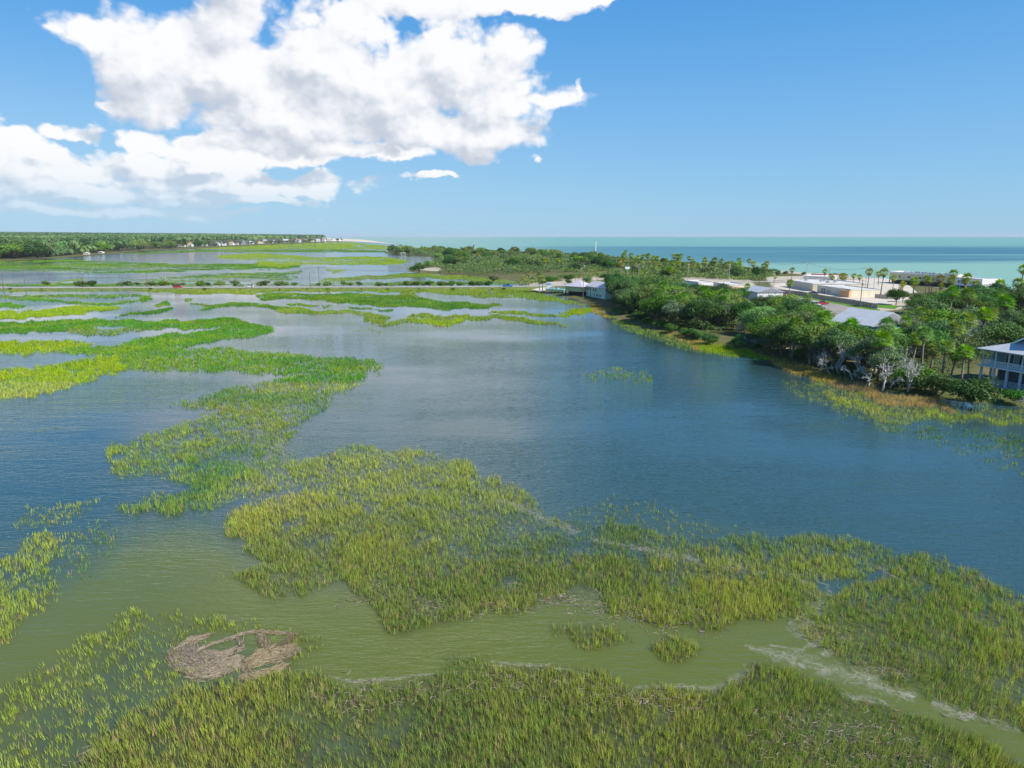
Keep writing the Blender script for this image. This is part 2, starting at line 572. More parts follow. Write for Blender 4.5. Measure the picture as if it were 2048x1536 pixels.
def box_building(name, base, L, D, hgt, rz, wall, label, cat='building', roof='flat', roof_mat=None, roof_h=1.6,
                 windows=(), doors=(), stilts=0.0, eave=0.5, parapet=0.35, front_x0=0.0, group=None):
    """a block whose front runs along local +x from the base point, body behind it (+y)"""
    e = empty(name, base, rz, label, cat, group)
    z0 = stilts
    w = MB()
    w.box(L / 2, D / 2, z0 + hgt / 2, L, D, hgt)
    w.build('wall', wall, e)
    if stilts > 0:
        s = MB()
        nx = max(2, int(L / 3) + 1)
        for i in range(nx):
            for j in range(3):
                s.box(0.25 + i * (L - .5) / (nx - 1), 0.25 + j * (D - .5) / 2, (stilts - .35) / 2 - .15, .32, .32, stilts + .3)
        s.build('piling', M['dark'] if wall != M['whiteside'] else M['white'], e)
        MB().box(L / 2, D / 2 + .8, stilts / 2 - .1, L - 1.2, D - 1.8, stilts - .12).build('undercroft', M['dark'], e)  # dark block put in as the shade beneath the raised floor
    rm = roof_mat or M['flatroof']
    r = MB()
    top = z0 + hgt
    if roof == 'flat':
        r.box(L / 2, D / 2, top + .06, L + .12, D + .12, .12)
        for x, y, sx, sy in ((L / 2, 0, L + .3, .22), (L / 2, D, L + .3, .22), (0, D / 2, .22, D - .22), (L, D / 2, .22, D - .22)):
            r.box(x, y, top + .12 + parapet / 2, sx, sy, parapet)
    else:
        a, b = -eave, L + eave
        c, d = -eave, D + eave
        zt = top + .03
        if roof == 'hip':
            k = min((d - c) / 2, (b - a) / 2 * .9)
            ri = [(a + k, (c + d) / 2, zt + roof_h), (b - k, (c + d) / 2, zt + roof_h)]
        elif roof == 'gable':
            ri = [(a, (c + d) / 2, zt + roof_h), (b, (c + d) / 2, zt + roof_h)]
        vs = [(a, c, zt), (b, c, zt), (b, d, zt), (a, d, zt)] + ri
        vs += [(x, y, z + .16) for x, y, z in vs]
        fs = [(6, 7, 11, 10), (8, 9, 10, 11), (7, 8, 11), (9, 6, 10), (1, 0, 4, 5), (3, 2, 5, 4), (2, 1, 5), (0, 3, 4),
              (0, 1, 7, 6), (1, 2, 8, 7), (2, 3, 9, 8), (3, 0, 6, 9)]
        r.add(vs, fs)
        if roof == 'gable':
            g_ = MB()
            for x in (0.003, L - .003):
                g_.add([(x - .08, .1, top), (x - .08, D - .1, top), (x - .08, D / 2, top + roof_h * .92),
                        (x + .08, .1, top), (x + .08, D - .1, top), (x + .08, D / 2, top + roof_h * .92)],
                       [(0, 1, 2), (5, 4, 3), (0, 3, 4, 1), (1, 4, 5, 2), (2, 5, 3, 0)])
            g_.build('gable', wall, e)
    r.build('roof', rm, e)
    # windows: (face, along, sill, width, height); face f front, l left, r right, b back
    for kind, items in (('window', windows), ('door', doors)):
        for (face, a, sill, ww, hh) in items:
            fr, gl = MB(), MB()
            t = .07
            z = z0 + sill + hh / 2

            def put(mb, da, dz, sw, sh, dep, off):
                if face == 'f':
                    mb.box(a + da, -off, z + dz, sw, dep, sh)
                elif face == 'b':
                    mb.box(a + da, D + off, z + dz, sw, dep, sh)
                elif face == 'l':
                    mb.box(-off, a + da, z + dz, dep, sw, sh)
                else:
                    mb.box(L + off, a + da, z + dz, dep, sw, sh)
            put(fr, -ww / 2, 0, t, hh, .08, .04)
            put(fr, ww / 2, 0, t, hh, .08, .04)
            put(fr, 0, hh / 2, ww + t, t, .10, .05)
            put(fr, 0, -hh / 2, ww + t, t, .12, .06)
            put(fr, 0, 0, .05, hh - t, .07, .035)
            put(gl, 0, 0, ww - t, hh - t, .03, .015)
            f_ = fr.build(kind, M['white'], e)
            gl.build('pane' if kind == 'window' else 'panel', M['glass'], f_)
    return e
# ================================================================ ground, water, land
G = 0.9                                     # level of the dry land
ISLAND = [(1060, 571), (1080, 583), (1130, 594), (1185, 606), (1225, 628), (1300, 655), (1390, 685), (1440, 690), (1540, 712),
          (1630, 740), (1700, 765), (1760, 783), (1900, 798), (2048, 812), (2300, 835), (2700, 870), (3300, 900), (3300, 690),
          (2700, 650), (2300, 612), (2048, 591), (1960, 580), (1850, 567), (1700, 553), (1540, 541), (1400, 528), (1250, 517),
          (1100, 508), (1000, 502.5), (900, 499), (780, 496.5), (768, 506), (850, 510.5), (872, 518), (850, 528), (812, 538),
          (835, 546), (950, 552), (1000, 558), (1040, 566)]
LEFTLAND = [(-1500, 560), (-400, 533), (0, 521.5), (60, 520.5), (110, 517), (160, 512.5), (240, 506), (300, 501), (430, 495.5), (540, 489),
            (640, 485), (700, 482.5), (760, 485), (860, 496.5), (800, 490), (730, 480), (680, 477), (620, 474.6), (500, 473.6),
            (300, 473.1), (-1500, 473.1)]
CLEARINGS = [[(1040, 572), (1130, 558), (1250, 552), (1250, 558), (1160, 566), (1090, 580), (1060, 581)],
             [(1530, 556), (1760, 552), (1790, 570), (1800, 590), (1870, 603), (1840, 618), (1760, 628), (1715, 640), (1690, 636), (1625, 622), (1560, 596)], [(1940, 612), (1990, 590), (2005, 580), (2020, 584), (1965, 614)],
             [(1360, 556), (1500, 562), (1530, 600), (1420, 600), (1380, 580)],
             [(830, 541), (870, 536), (900, 541), (870, 545)],
             [(1020, 549), (1130, 545), (1220, 543), (1220, 549), (1100, 556), (1030, 556)],
             [(1750, 665), (1870, 640), (1880, 650), (1790, 700), (1740, 740), (1700, 740), (1730, 700)],
             [(1560, 694), (1620, 690), (1630, 710), (1590, 716)]]


def to_world(poly, z=0.0):
    return [tuple(P(x, y, z)[:2]) for x, y in poly]


def mask_px(px, py, polys):
    m = np.zeros(px.shape, bool)
    for p in polys:
        m |= inpoly(px, py, p)
    return m


def blur(a, n=2, k=1):
    for _ in range(n):
        for ax in (0, 1):
            s = a.copy()
            for d in range(1, k + 1):
                s += np.roll(a, d, ax) + np.roll(a, -d, ax)
            a = s / (2 * k + 1)
    return a


# ---- sea bed / mud far below, one sheet to the horizon
m, g, out = new_mat('mud')
b = g.n('ShaderNodeBsdfPrincipled')
g.put(b.inputs['Base Color'], g.mix(g.noise(g.n('ShaderNodeTexCoord').outputs['Object'], 0.02, 4), (0.05, 0.045, 0.03), (0.10, 0.085, 0.06)))
g.put(out.inputs[0], b.outputs[0])
MB().add([(-26000, -3000, -1.2), (26000, -3000, -1.2), (26000, 26000, -1.2), (-26000, 26000, -1.2)], [(0, 1, 2, 3)]).build('ground', m)['kind'] = 'structure'


def water_mat(name, sea=False):
    m, g, out = new_mat(name)
    co = g.n('ShaderNodeTexCoord').outputs['Object']
    x, y, z = g.sep(co)
    big = g.noise(g.v('MULTIPLY', co, (0.010, 0.022, 1)), 1.0, 4, 0.55)
    dist = g.v('LENGTH', g.v('SUBTRACT', co, (0, 0, 0)))
    if sea:
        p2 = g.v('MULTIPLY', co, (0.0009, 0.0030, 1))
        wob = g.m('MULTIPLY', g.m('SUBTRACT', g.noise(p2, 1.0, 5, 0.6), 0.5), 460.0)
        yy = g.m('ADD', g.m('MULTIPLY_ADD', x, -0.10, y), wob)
        # shallow turbid bars and a dark band of cloud shadow painted into the colour
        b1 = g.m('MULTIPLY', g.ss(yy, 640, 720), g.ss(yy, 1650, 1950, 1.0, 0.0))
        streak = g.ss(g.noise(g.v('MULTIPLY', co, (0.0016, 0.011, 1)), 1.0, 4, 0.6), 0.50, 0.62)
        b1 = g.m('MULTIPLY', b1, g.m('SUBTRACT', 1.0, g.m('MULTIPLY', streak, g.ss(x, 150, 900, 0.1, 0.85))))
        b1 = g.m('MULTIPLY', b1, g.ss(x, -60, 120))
        shal = g.ss(yy, 500, 1100, 1.0, 0.0)
        deep = g.ss(y, 2500, 9000)
        base = g.mix(shal, (0.125, 0.33, 0.29), (0.24, 0.42, 0.31))
        base = g.mix(deep, base, (0.085, 0.32, 0.27))
        bars = g.ss(g.noise(g.v('MULTIPLY', co, (0.0004, 0.0030, 1)), 1.0, 5, 0.6), 0.35, 0.68)
        base = g.mix(g.m('MULTIPLY', bars, 0.35), base, (0.20, 0.42, 0.33))
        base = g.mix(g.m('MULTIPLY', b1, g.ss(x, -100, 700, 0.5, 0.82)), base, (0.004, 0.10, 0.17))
        # left of the point: paler, sandy shoals
        base = g.mix(g.ss(x, 200, -900, 0.0, 0.5), base, (0.30, 0.42, 0.38))
        crest = g.noise(g.v('MULTIPLY', co, (0.05, 0.16, 1)), 1.0, 5, 0.65)
        base = g.mix(g.ss(crest, 0.69, 0.75, 0.0, 0.55), base, (0.7, 0.75, 0.72))
        cap, rough = 0.30, 0.16
        wav = g.noise(g.v('MULTIPLY', co, (0.10, 0.30, 1)), 1.0, 4, 0.6)
        amt, dst = 0.6, 1.2
    else:
        turb = g.n('ShaderNodeAttribute', attribute_name='turbid').outputs['Fac']
        mud = g.n('ShaderNodeAttribute', attribute_name='mud').outputs['Fac']
        silt = g.noise(g.v('MULTIPLY', co, (0.06, 0.11, 1)), 1.0, 5, 0.62, 1.5)
        warp = g.m('MULTIPLY_ADD', g.m('SUBTRACT', big, 0.5), 0.5, g.m('MULTIPLY_ADD', g.m('SUBTRACT', silt, 0.5), 0.55, turb))
        t2 = g.ss(warp, 0.05, 0.95)
        base = g.mix(t2, (0.030, 0.078, 0.084), (0.108, 0.132, 0.022))
        base = g.mix(g.m('MULTIPLY', mud, 0.85), base, (0.046, 0.046, 0.014))
        cap, rough = 0.88, 0.04
        w1 = g.noise(g.v('MULTIPLY', co, (0.55, 2.1, 1)), 1.0, 3, 0.55, 0.4)
        w2 = g.noise(g.v('MULTIPLY', co, (1.6, 4.2, 1)), 1.0, 2, 0.5)
        w3 = g.noise(g.v('MULTIPLY', co, (0.12, 0.40, 1)), 1.0, 2, 0.5)
        wav = g.m('ADD', g.m('MULTIPLY_ADD', w2, 0.55, w1), g.m('MULTIPLY', w3, 1.4))
        calm = g.ss(big, 0.36, 0.60, 0.25, 1.0)
        calm = g.m('MULTIPLY', calm, g.m('SUBTRACT', 1.0, g.m('MULTIPLY', g.n('ShaderNodeAttribute', attribute_name='calm').outputs['Fac'], 0.72)))
        amt, dst = calm, 0.12
    bp = g.n('ShaderNodeBump')
    g.put(bp.inputs['Strength'], amt)
    bp.inputs['Distance'].default_value = dst
    g.put(bp.inputs['Height'], wav)
    df = g.n('ShaderNodeBsdfDiffuse')
    g.put(df.inputs[0], base)
    gl = g.n('ShaderNodeBsdfGlossy')
    gl.inputs['Roughness'].default_value = rough
    g.put(gl.inputs['Normal'], bp.outputs[0])
    fr = g.n('ShaderNodeFresnel')
    fr.inputs['IOR'].default_value = 1.33
    g.put(fr.inputs['Normal'], bp.outputs[0])
    mx = g.n('ShaderNodeMixShader')
    g.put(mx.inputs[0], g.m('MINIMUM', g.m('MULTIPLY', fr.outputs[0], 1.5 if not sea else 1.2), cap))
    g.put(mx.inputs[1], df.outputs[0])
    g.put(mx.inputs[2], gl.outputs[0])
    g.put(out.inputs[0], mx.outputs[0])
    return m


# ---- sea, a wide sheet a little lower than the lagoon
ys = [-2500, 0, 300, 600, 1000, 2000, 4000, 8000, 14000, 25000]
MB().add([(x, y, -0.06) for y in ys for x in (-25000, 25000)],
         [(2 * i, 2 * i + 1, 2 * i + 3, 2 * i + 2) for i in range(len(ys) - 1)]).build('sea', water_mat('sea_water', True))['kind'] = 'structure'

# ---- marsh grass: density (0-1), hue class, outline in the photograph's ground pixels
# hue: 0 mid green, 1 bright yellow green, 2 grey green, 3 brown reed, 4 olive/brown mixed, 5 dark green
GRASS = [
    (0.95, 4, [(-300, 1700), (-300, 1600), (130, 1540), (170, 1480), (260, 1435), (390, 1375), (520, 1372), (600, 1330), (640, 1352), (690, 1368), (780, 1362), (870, 1350), (960, 1332), (1070, 1337), (1140, 1347), (1220, 1352), (1250, 1382), (1330, 1380), (1440, 1384), (1490, 1357), (1510, 1325), (1600, 1330), (1690, 1385), (1720, 1402), (1800, 1425), (1880, 1438), (1950, 1470), (1990, 1500), (2060, 1545), (2350, 1600), (2350, 1700)]),
    (0.30, 1, [(-300, 1600), (-200, 1480), (0, 1400), (60, 1350), (200, 1250), (260, 1222), (420, 1230), (600, 1250), (640, 1290), (600, 1340), (380, 1380), (250, 1440), (130, 1545)]),
    (0.60, 4, [(1560, 1250), (1600, 1215), (1650, 1190), (1700, 1172), (1770, 1160), (1800, 1112), (1850, 1105), (1950, 1140), (2048, 1190), (2350, 1290), (2350, 1560), (2060, 1470), (1950, 1445), (1850, 1385), (1700, 1335), (1620, 1295)]),
    (0.72, 4, [(445, 1060), (460, 1030), (520, 1000), (600, 985), (640, 960), (690, 1010), (900, 1100), (1150, 1110), (1400, 1120), (1640, 1150), (1640, 1190), (1610, 1222), (1530, 1240), (1420, 1256), (1300, 1260), (1220, 1232), (1190, 1192), (1150, 1180), (1110, 1195), (1050, 1217), (960, 1230), (850, 1262), (780, 1275), (745, 1215), (700, 1172), (600, 1192), (520, 1196), (455, 1166), (480, 1132), (600, 1120), (540, 1118), (480, 1088)]),
    (0.55, 2, [(600, 965), (600, 930), (650, 905), (700, 892), (860, 902), (930, 922), (960, 952), (1050, 990), (1110, 1032), (1200, 1050), (1350, 1070), (1480, 1070), (1560, 1065), (1700, 1077), (1790, 1092), (1790, 1135), (1720, 1162), (1640, 1155), (1400, 1122), (1150, 1112), (900, 1102), (690, 1012)]),
    (0.50, 0, [(205, 905), (240, 880), (330, 860), (400, 830), (430, 800), (560, 790), (690, 795), (640, 830), (600, 860), (560, 900), (620, 930), (640, 965), (560, 985), (500, 1000), (430, 1020), (400, 990), (330, 960), (240, 950), (215, 965), (240, 935)]),
    (0.42, 0, [(240, 1020), (250, 1000), (330, 985), (420, 990), (430, 1020), (330, 1035)]),
    (0.60, 0, [(335, 812), (370, 800), (410, 790), (480, 772), (560, 757), (640, 747), (760, 724), (740, 760), (690, 790), (560, 800), (440, 806), (380, 818), (345, 818)]),
    (0.85, 1, [(-300, 840), (-300, 770), (0, 743), (120, 725), (230, 707), (250, 740), (150, 772), (60, 800), (0, 808)]),
    (0.60, 0, [(230, 707), (330, 697), (430, 695), (540, 705), (650, 712), (760, 722), (745, 738), (560, 752), (400, 745), (250, 745)]),
    (0.9, 1, [(-300, 720), (-300, 690), (0, 688), (60, 682), (190, 685), (180, 693), (120, 700), (60, 710), (0, 714)]),
    (0.9, 0, [(95, 705), (150, 697), (260, 684), (280, 677), (330, 669), (480, 656), (545, 661), (510, 674), (430, 684), (330, 697), (260, 706), (130, 711)]),
    (0.85, 0, [(-300, 690), (-300, 655), (0, 648), (60, 644), (200, 637), (290, 643), (380, 640), (470, 637), (545, 657), (500, 670), (440, 662), (440, 656), (300, 658), (270, 658), (210, 648), (190, 660), (150, 666), (60, 664), (0, 671)]),
    (1.0, 1, [(-300, 645), (-300, 625), (0, 625), (60, 622), (150, 612), (230, 611), (235, 616), (180, 623), (150, 630), (80, 634), (0, 641)]),
    (1.0, 5, [(225, 632), (300, 622), (345, 616), (350, 619), (320, 626), (240, 632)]),
    (1.0, 5, [(310, 610), (330, 603), (341, 612), (312, 613)]),
    (0.8, 0, [(-300, 618), (-300, 608), (0, 607), (40, 608), (57, 612), (30, 617), (0, 617)]),
    (1.0, 4, [(-300, 586), (-300, 578), (100, 578), (300, 579), (512, 578), (512, 588), (400, 588), (330, 585), (250, 580.5), (100, 582.5), (0, 583)]),
    (0.75, 0, [(0, 597), (80, 597), (120, 603), (200, 605), (275, 602), (300, 597), (260, 607), (160, 610), (110, 606), (40, 600)]),
    (1.0, 0, [(281, 590), (300, 590), (302, 601), (284, 603)]),
    (1.0, 0, [(367, 598), (385, 595), (391, 600), (372, 602)]),
    (0.95, 5, [(380, 605), (430, 611), (470, 605), (500, 605), (560, 615), (600, 616), (560, 622), (500, 611), (450, 615), (400, 621), (420, 613)]),
    (1.0, 5, [(512, 591), (530, 586), (600, 588), (700, 587), (800, 591), (860, 600), (960, 608), (1000, 613), (970, 617), (900, 619), (820, 615), (740, 611), (680, 607), (640, 600), (560, 598), (520, 602)]),
    (0.9, 4, [(512, 577.5), (700, 577), (1024, 577), (1075, 582), (1085, 600), (1040, 600), (980, 597), (930, 592), (870, 585), (820, 586), (860, 600), (800, 592), (790, 584), (700, 583), (600, 583), (512, 585)]),
    (1.0, 5, [(570, 608), (640, 610), (630, 613), (580, 612)]),
    (1.0, 5, [(645, 611), (670, 612), (655, 615)]),
    (0.8, 5, [(690, 616), (780, 619), (770, 622), (700, 618)]),
    (0.95, 4, [(550, 622), (600, 616), (640, 622), (700, 622), (760, 630), (772, 634), (755, 645), (735, 645), (735, 633), (690, 627), (620, 628), (560, 628)]),
    (0.85, 4, [(740, 648), (800, 640), (820, 630), (860, 630), (940, 632), (1000, 633), (1060, 642), (1150, 650), (1130, 653), (1040, 648), (990, 640), (930, 640), (920, 650), (880, 652), (830, 648), (760, 650)]),
    (0.9, 1, [(830, 640), (930, 640), (920, 650), (870, 651), (830, 646)]),
    (0.85, 4, [(970, 627), (1024, 626), (1100, 631), (1190, 617), (1200, 620), (1160, 630), (1110, 634), (1024, 633)]),
    (1.0, 1, [(1120, 628), (1150, 619), (1190, 615), (1200, 619), (1160, 630), (1125, 633)]),
    (0.12, 4, [(690, 661), (760, 659), (750, 665), (700, 665)]), (0.12, 4, [(610, 680), (650, 674), (690, 672), (640, 681), (620, 683)]),
    (0.12, 4, [(555, 691), (590, 690), (580, 694)]), (0.12, 4, [(715, 692), (735, 689), (735, 692)]),
    (0.9, 4, [(1024, 580), (1080, 587), (1140, 600), (1180, 611), (1120, 604), (1085, 602), (1040, 597)]),
    (0.14, 4, [(1150, 742), (1210, 735), (1300, 745), (1310, 772), (1200, 766)]),
    (0.42, 4, [(1540, 720), (1620, 752), (1640, 790), (1720, 825), (1780, 848), (1900, 842), (2048, 850), (2350, 880), (2350, 820), (2048, 815), (1900, 802), (1760, 790), (1640, 745)]),
    (0.95, 1, [(1640, 790), (1700, 800), (1745, 812), (1730, 818), (1660, 803)]), (1.0, 1, [(1850, 822), (1900, 824), (1915, 832), (1870, 832)]),
    (0.9, 1, [(1840, 832), (1910, 834), (2048, 848), (2350, 876), (2350, 868), (2040, 842), (1920, 828)]),
    (0.22, 5, [(1560, 745), (1640, 780), (1720, 830), (1800, 850), (1900, 850), (2048, 868), (2350, 900), (2350, 1040), (2048, 955), (1850, 885), (1700, 838), (1590, 790)]),
    (1.0, 3, [(1185, 604), (1225, 620), (1300, 650), (1390, 678), (1440, 686), (1440, 702), (1390, 699), (1300, 671), (1235, 645), (1190, 622)]),
    (1.3, 3, [(1540, 708), (1640, 738), (1720, 768), (1760, 778), (1770, 785), (1880, 795), (1905, 818), (1760, 806), (1720, 788), (1630, 760), (1550, 728)]),
    (1.0, 1, [(1395, 688), (1430, 678), (1480, 672), (1540, 692), (1572, 716), (1540, 724), (1480, 714), (1400, 702)]),
    (0.3, 4, [(1230, 636), (1300, 664), (1390, 693), (1385, 697), (1290, 670), (1235, 645)]),
    (0.44, 0, [(-300, 1400), (-300, 1150), (0, 1130), (60, 1080), (150, 1055), (230, 1060), (225, 1100), (160, 1165), (100, 1222), (0, 1290)]),
    (0.10, 0, [(100, 1230), (230, 1100), (260, 1060), (200, 1040), (120, 1060)]),
    (0.28, 0, [(20, 1055), (60, 1020), (130, 1008), (215, 1000), (120, 1050), (60, 1072)]),
    (0.8, 4, [(1105, 1272), (1130, 1256), (1200, 1256), (1262, 1270), (1232, 1290), (1170, 1292)]),
    (0.8, 4, [(1280, 1297), (1340, 1276), (1400, 1290), (1422, 1310), (1340, 1325), (1290, 1312)]),
    (0.4, 0, [(868, 1332), (890, 1306), (930, 1300), (985, 1322), (960, 1342)]),
    (0.10, 4, [(1130, 1030), (1200, 1000), (1300, 1000), (1400, 1030), (1480, 1060), (1350, 1070), (1200, 1050)]),
    (0.10, 4, [(180, 860), (220, 850), (215, 866)]), (0.08, 0, [(60, 860), (100, 850), (110, 866), (70, 870)]),
    (0.25, 4, [(1215, 625), (1300, 655), (1390, 688), (1385, 700), (1290, 676), (1225, 650)]),
    (0.6, 3, [(1450, 690), (1540, 706), (1600, 722), (1590, 730), (1530, 716)]),
    (0.5, 5, [(0, 592), (200, 588), (300, 590), (280, 594), (100, 596), (0, 597)]),
    (0.5, 4, [(100, 660), (250, 655), (300, 662), (150, 672)]),
    # beyond the causeway
    (0.8, 5, [(-400, 571), (-400, 567), (60, 568), (240, 567), (500, 565.5), (700, 566), (950, 564), (1040, 568), (1040, 571), (600, 572), (0, 573)]),
    (0.6, 5, [(240, 560), (400, 553), (520, 551), (600, 553), (500, 562), (330, 565)]),
    (0.85, 5, [(-400, 552), (-400, 530), (0, 523), (60, 522), (120, 518), (180, 521), (350, 528), (512, 526), (600, 530), (600, 535), (560, 539), (440, 540), (330, 544), (240, 547), (160, 544), (100, 542.5), (0, 543)]),
    (0.35, 5, [(100, 530), (400, 533), (500, 536), (300, 539), (120, 536)]),
    (0.9, 4, [(70, 572), (130, 561), (160, 557), (170, 558.5), (120, 564), (95, 571)]),
    (0.55, 5, [(130, 572), (240, 570), (330, 556), (420, 548), (500, 545), (560, 545), (605, 541), (600, 548), (512, 556), (400, 562), (300, 567), (240, 572)]),
    (0.7, 5, [(220, 508), (380, 500), (512, 499), (640, 498), (760, 501), (840, 499.5), (820, 503), (700, 505), (512, 504), (380, 504), (300, 507)]),
    (1.0, 1, [(380, 497.5), (430, 495.5), (540, 489.5), (640, 485.5), (700, 484), (770, 491), (830, 498), (760, 499), (600, 497.5), (512, 499)]),
    (0.85, 1, [(430, 512), (512, 506), (600, 512), (640, 515), (760, 513), (812, 522), (800, 528), (700, 530), (620, 528), (560, 535), (512, 532), (512, 520), (440, 518)]),
    (0.9, 1, [(700, 518), (790, 519), (810, 523), (780, 526), (700, 524)]),
    (0.9, 4, [(640, 558), (720, 553), (800, 547), (840, 547), (950, 553), (1040, 562), (1060, 571), (980, 566), (860, 556), (760, 557), (700, 562), (640, 566)]),
    (0.8, 5, [(512, 556), (600, 556), (560, 564), (512, 562)]),
    (0.6, 5, [(500, 567), (560, 565), (700, 567), (850, 563), (950, 566), (1050, 569), (1050, 571), (500, 571)]),
    (0.7, 5, [(230, 571.5), (240, 569), (500, 567), (500, 571)]),
    (0.5, 1, [(655, 538), (690, 541), (670, 546)]),
]
WRACK = [(1300, 1440), (1330, 1372)]
CREEK = [[(-300, 1500), (-300, 1330), (0, 1290), (110, 1220), (220, 1110), (250, 1050), (420, 1035), (520, 1000), (600, 985), (560, 1010), (460, 1030), (445, 1070), (480, 1090), (560, 1120), (460, 1150), (520, 1200), (610, 1195), (700, 1170), (745, 1215), (780, 1280), (860, 1265), (1050, 1220), (1180, 1180), (1230, 1235), (1420, 1258), (1540, 1240), (1600, 1230), (1620, 1290), (1700, 1340), (1900, 1410), (2100, 1480), (2100, 1560), (1960, 1480), (1700, 1400), (1600, 1330), (1510, 1325), (1440, 1390), (1240, 1390), (960, 1340), (700, 1375), (600, 1340), (640, 1280), (600, 1250), (260, 1222), (160, 1280), (0, 1400)]]

# raster of the grass over the ground, two photograph pixels per cell
GX, GY = np.arange(-300, 2350, 2.0), np.arange(480, 1700, 2.0)
# finer rows where the marsh is far off
GY = np.concatenate([np.arange(484, 620, 1.0), np.arange(620, 1700, 2.0)])
PX, PY = np.meshgrid(GX, GY)
_x, _y, _w = ray(PX, PY)
WX, WY = _x * (-H / _w), _y * (-H / _w)
dens = np.zeros(PX.shape)
hue = np.zeros(PX.shape, int)
# ragged outlines: the lookup is shifted by noise fixed to the ground
lod = np.clip(WY / 60, 1, 30)
sx = (fbm(WX / (1.6 * lod), WY / (1.6 * lod), 4, 3) - .5)
sy = (fbm(WX / (1.6 * lod) + 40, WY / (1.6 * lod), 4, 9) - .5)
amp = np.clip((PY - 480) / 500, 0.04, 1)
QX, QY = PX + sx * 70 * (0.35 + 0.65 * amp), PY + sy * 46 * amp
for dn_, hu_, poly in GRASS:
    mm = inpoly(QX, QY, poly)
    dens[mm] = dn_
    hue[mm] = hu_
on_land = mask_px(PX, PY, [ISLAND, LEFTLAND])
dens[mask_px(PX, PY, [[(362, 1296), (364, 1325), (400, 1345), (450, 1340), (490, 1315), (494, 1355), (560, 1340), (590, 1300), (588, 1262), (520, 1260), (400, 1272)]])] *= .12
VERGE = (PY > 575.5) & (PY < 579.5) & (PX < 1060)
dens[VERGE] = .9
hue[VERGE] = 4
reed = (hue == 3) | ((hue == 1) & (PX > 1380) & (PX < 1590) & (PY < 735) & (PY > 660))
dens[on_land & ~reed] = 0
patch = fbm(WX / 7, WY / 7, 4, 21)
patch2 = fbm(WX / 2.2, WY / 2.2, 3, 5)
# tidal channels wander through the beds, and the beds thin towards their edges
vein = np.abs(fbm(WX / 34 + 5, WY / 26, 4, 61) - .5)
farf = np.clip((690 - PY) / 60, 0, 1)
dens *= 1 - farf * np.clip(1 - (vein - .008) / .016, 0, 1) * .9
vein2 = np.abs(fbm(WX / 170 + 5, WY / 75, 4, 66) - .5)
dens *= 1 - np.clip((572 - PY) / 6, 0, 1) * np.clip(1 - (vein2 - .010) / .012, 0, 1) * .95
dens *= np.where(PY < 572, np.clip((fbm(WX / 95, WY / 50, 4, 13) - .30) * 8, .4, 1), 1)
soft = blur((dens > 0).astype(float), 2, 4)
dens *= 1 - np.clip((PY - 660) / 60, 0, 1) * (1 - np.clip((soft - .35) * 1.9, .12, 1))
nearf = np.clip((PY - 600) / 250, 0, 1)
dens *= (1 - nearf * .6) + nearf * .6 * np.clip(0.35 + 1.9 * (patch - 0.28), 0.1, 1.4)
dens *= (1 - nearf * .8) + nearf * .8 * np.clip(0.3 + 2.0 * (patch2 - .22), 0.1, 1.6)

# ---- lagoon water: a sheet whose points carry how muddy the water is
vx = np.concatenate([np.arange(-3000, -60, 60), np.arange(-60, 2110, 7), np.arange(2110, 5000, 60)])
vy = np.concatenate([[473.2, 473.8, 474.6, 476, 478, 480], np.arange(484, 700, 4), np.arange(700, 1700, 7), np.arange(1700, 3600, 60)])
VX, VY = np.meshgrid(vx, vy)
_x, _y, _w = ray(VX, VY)
LX, LY = _x * (-H / _w), _y * (-H / _w)
ix = np.clip(((VX - GX[0]) / 2).astype(int), 0, len(GX) - 1)
iy = np.clip(np.searchsorted(GY, VY.ravel()).reshape(VY.shape), 0, len(GY) - 1)
calmv = np.clip(blur(np.clip(dens, 0, 1), 3, 7)[iy, ix] * 2.2, 0, 1)
mudv = np.clip(blur(np.clip(dens, 0, 1), 2, 4)[iy, ix] * 1.5, 0, 1) * np.clip((VY - 760) / 260, 0.0, 1)
tu = mask_px(VX, VY, CREEK).astype(float)
near = np.clip((VY - 960) / 300, 0, 1) * np.clip(1 - (VX - 1350) / 700 * (VY < 1200), 0.0, 1)
tu = np.clip(blur(tu, 4, 5), 0, 1) * np.clip((VY - 930) / 260, 0.12, 1)
tu = np.clip(tu * .8 + 0.62 * near, 0, 1)
# keep only the lagoon side: cells seaward of the coast belong to the sea
SEASIDE = [(3300, 700), (2700, 651), (2300, 613), (2048, 592), (1960, 581), (1850, 568), (1700, 554), (1540, 542), (1400, 529), (1250, 518),
           (1100, 509), (1000, 503), (900, 499.5), (800, 497), (790, 491), (730, 481), (680, 477.5), (620, 475), (560, 474), (560, 400), (9000, 400), (9000, 900), (3300, 900)]
nx_, ny_ = len(vx), len(vy)
idx = np.arange(nx_ * ny_).reshape(ny_, nx_)
quads = np.stack([idx[1:, :-1], idx[1:, 1:], idx[:-1, 1:], idx[:-1, :-1]], -1).reshape(-1, 4)
cxq, cyq = (VX[1:, :-1] + VX[1:, 1:]) / 2, (VY[1:, :-1] + VY[:-1, :-1]) / 2
keep = ~inpoly(cxq, cyq, SEASIDE).reshape(-1)
Vw = np.stack([LX, LY, np.zeros_like(LX)], -1).reshape(-1, 3)
bulk('lagoon_water', Vw, quads[keep], water_mat('lagoon_water'), attrs={'turbid': tu, 'mud': mudv, 'calm': calmv})['kind'] = 'structure'


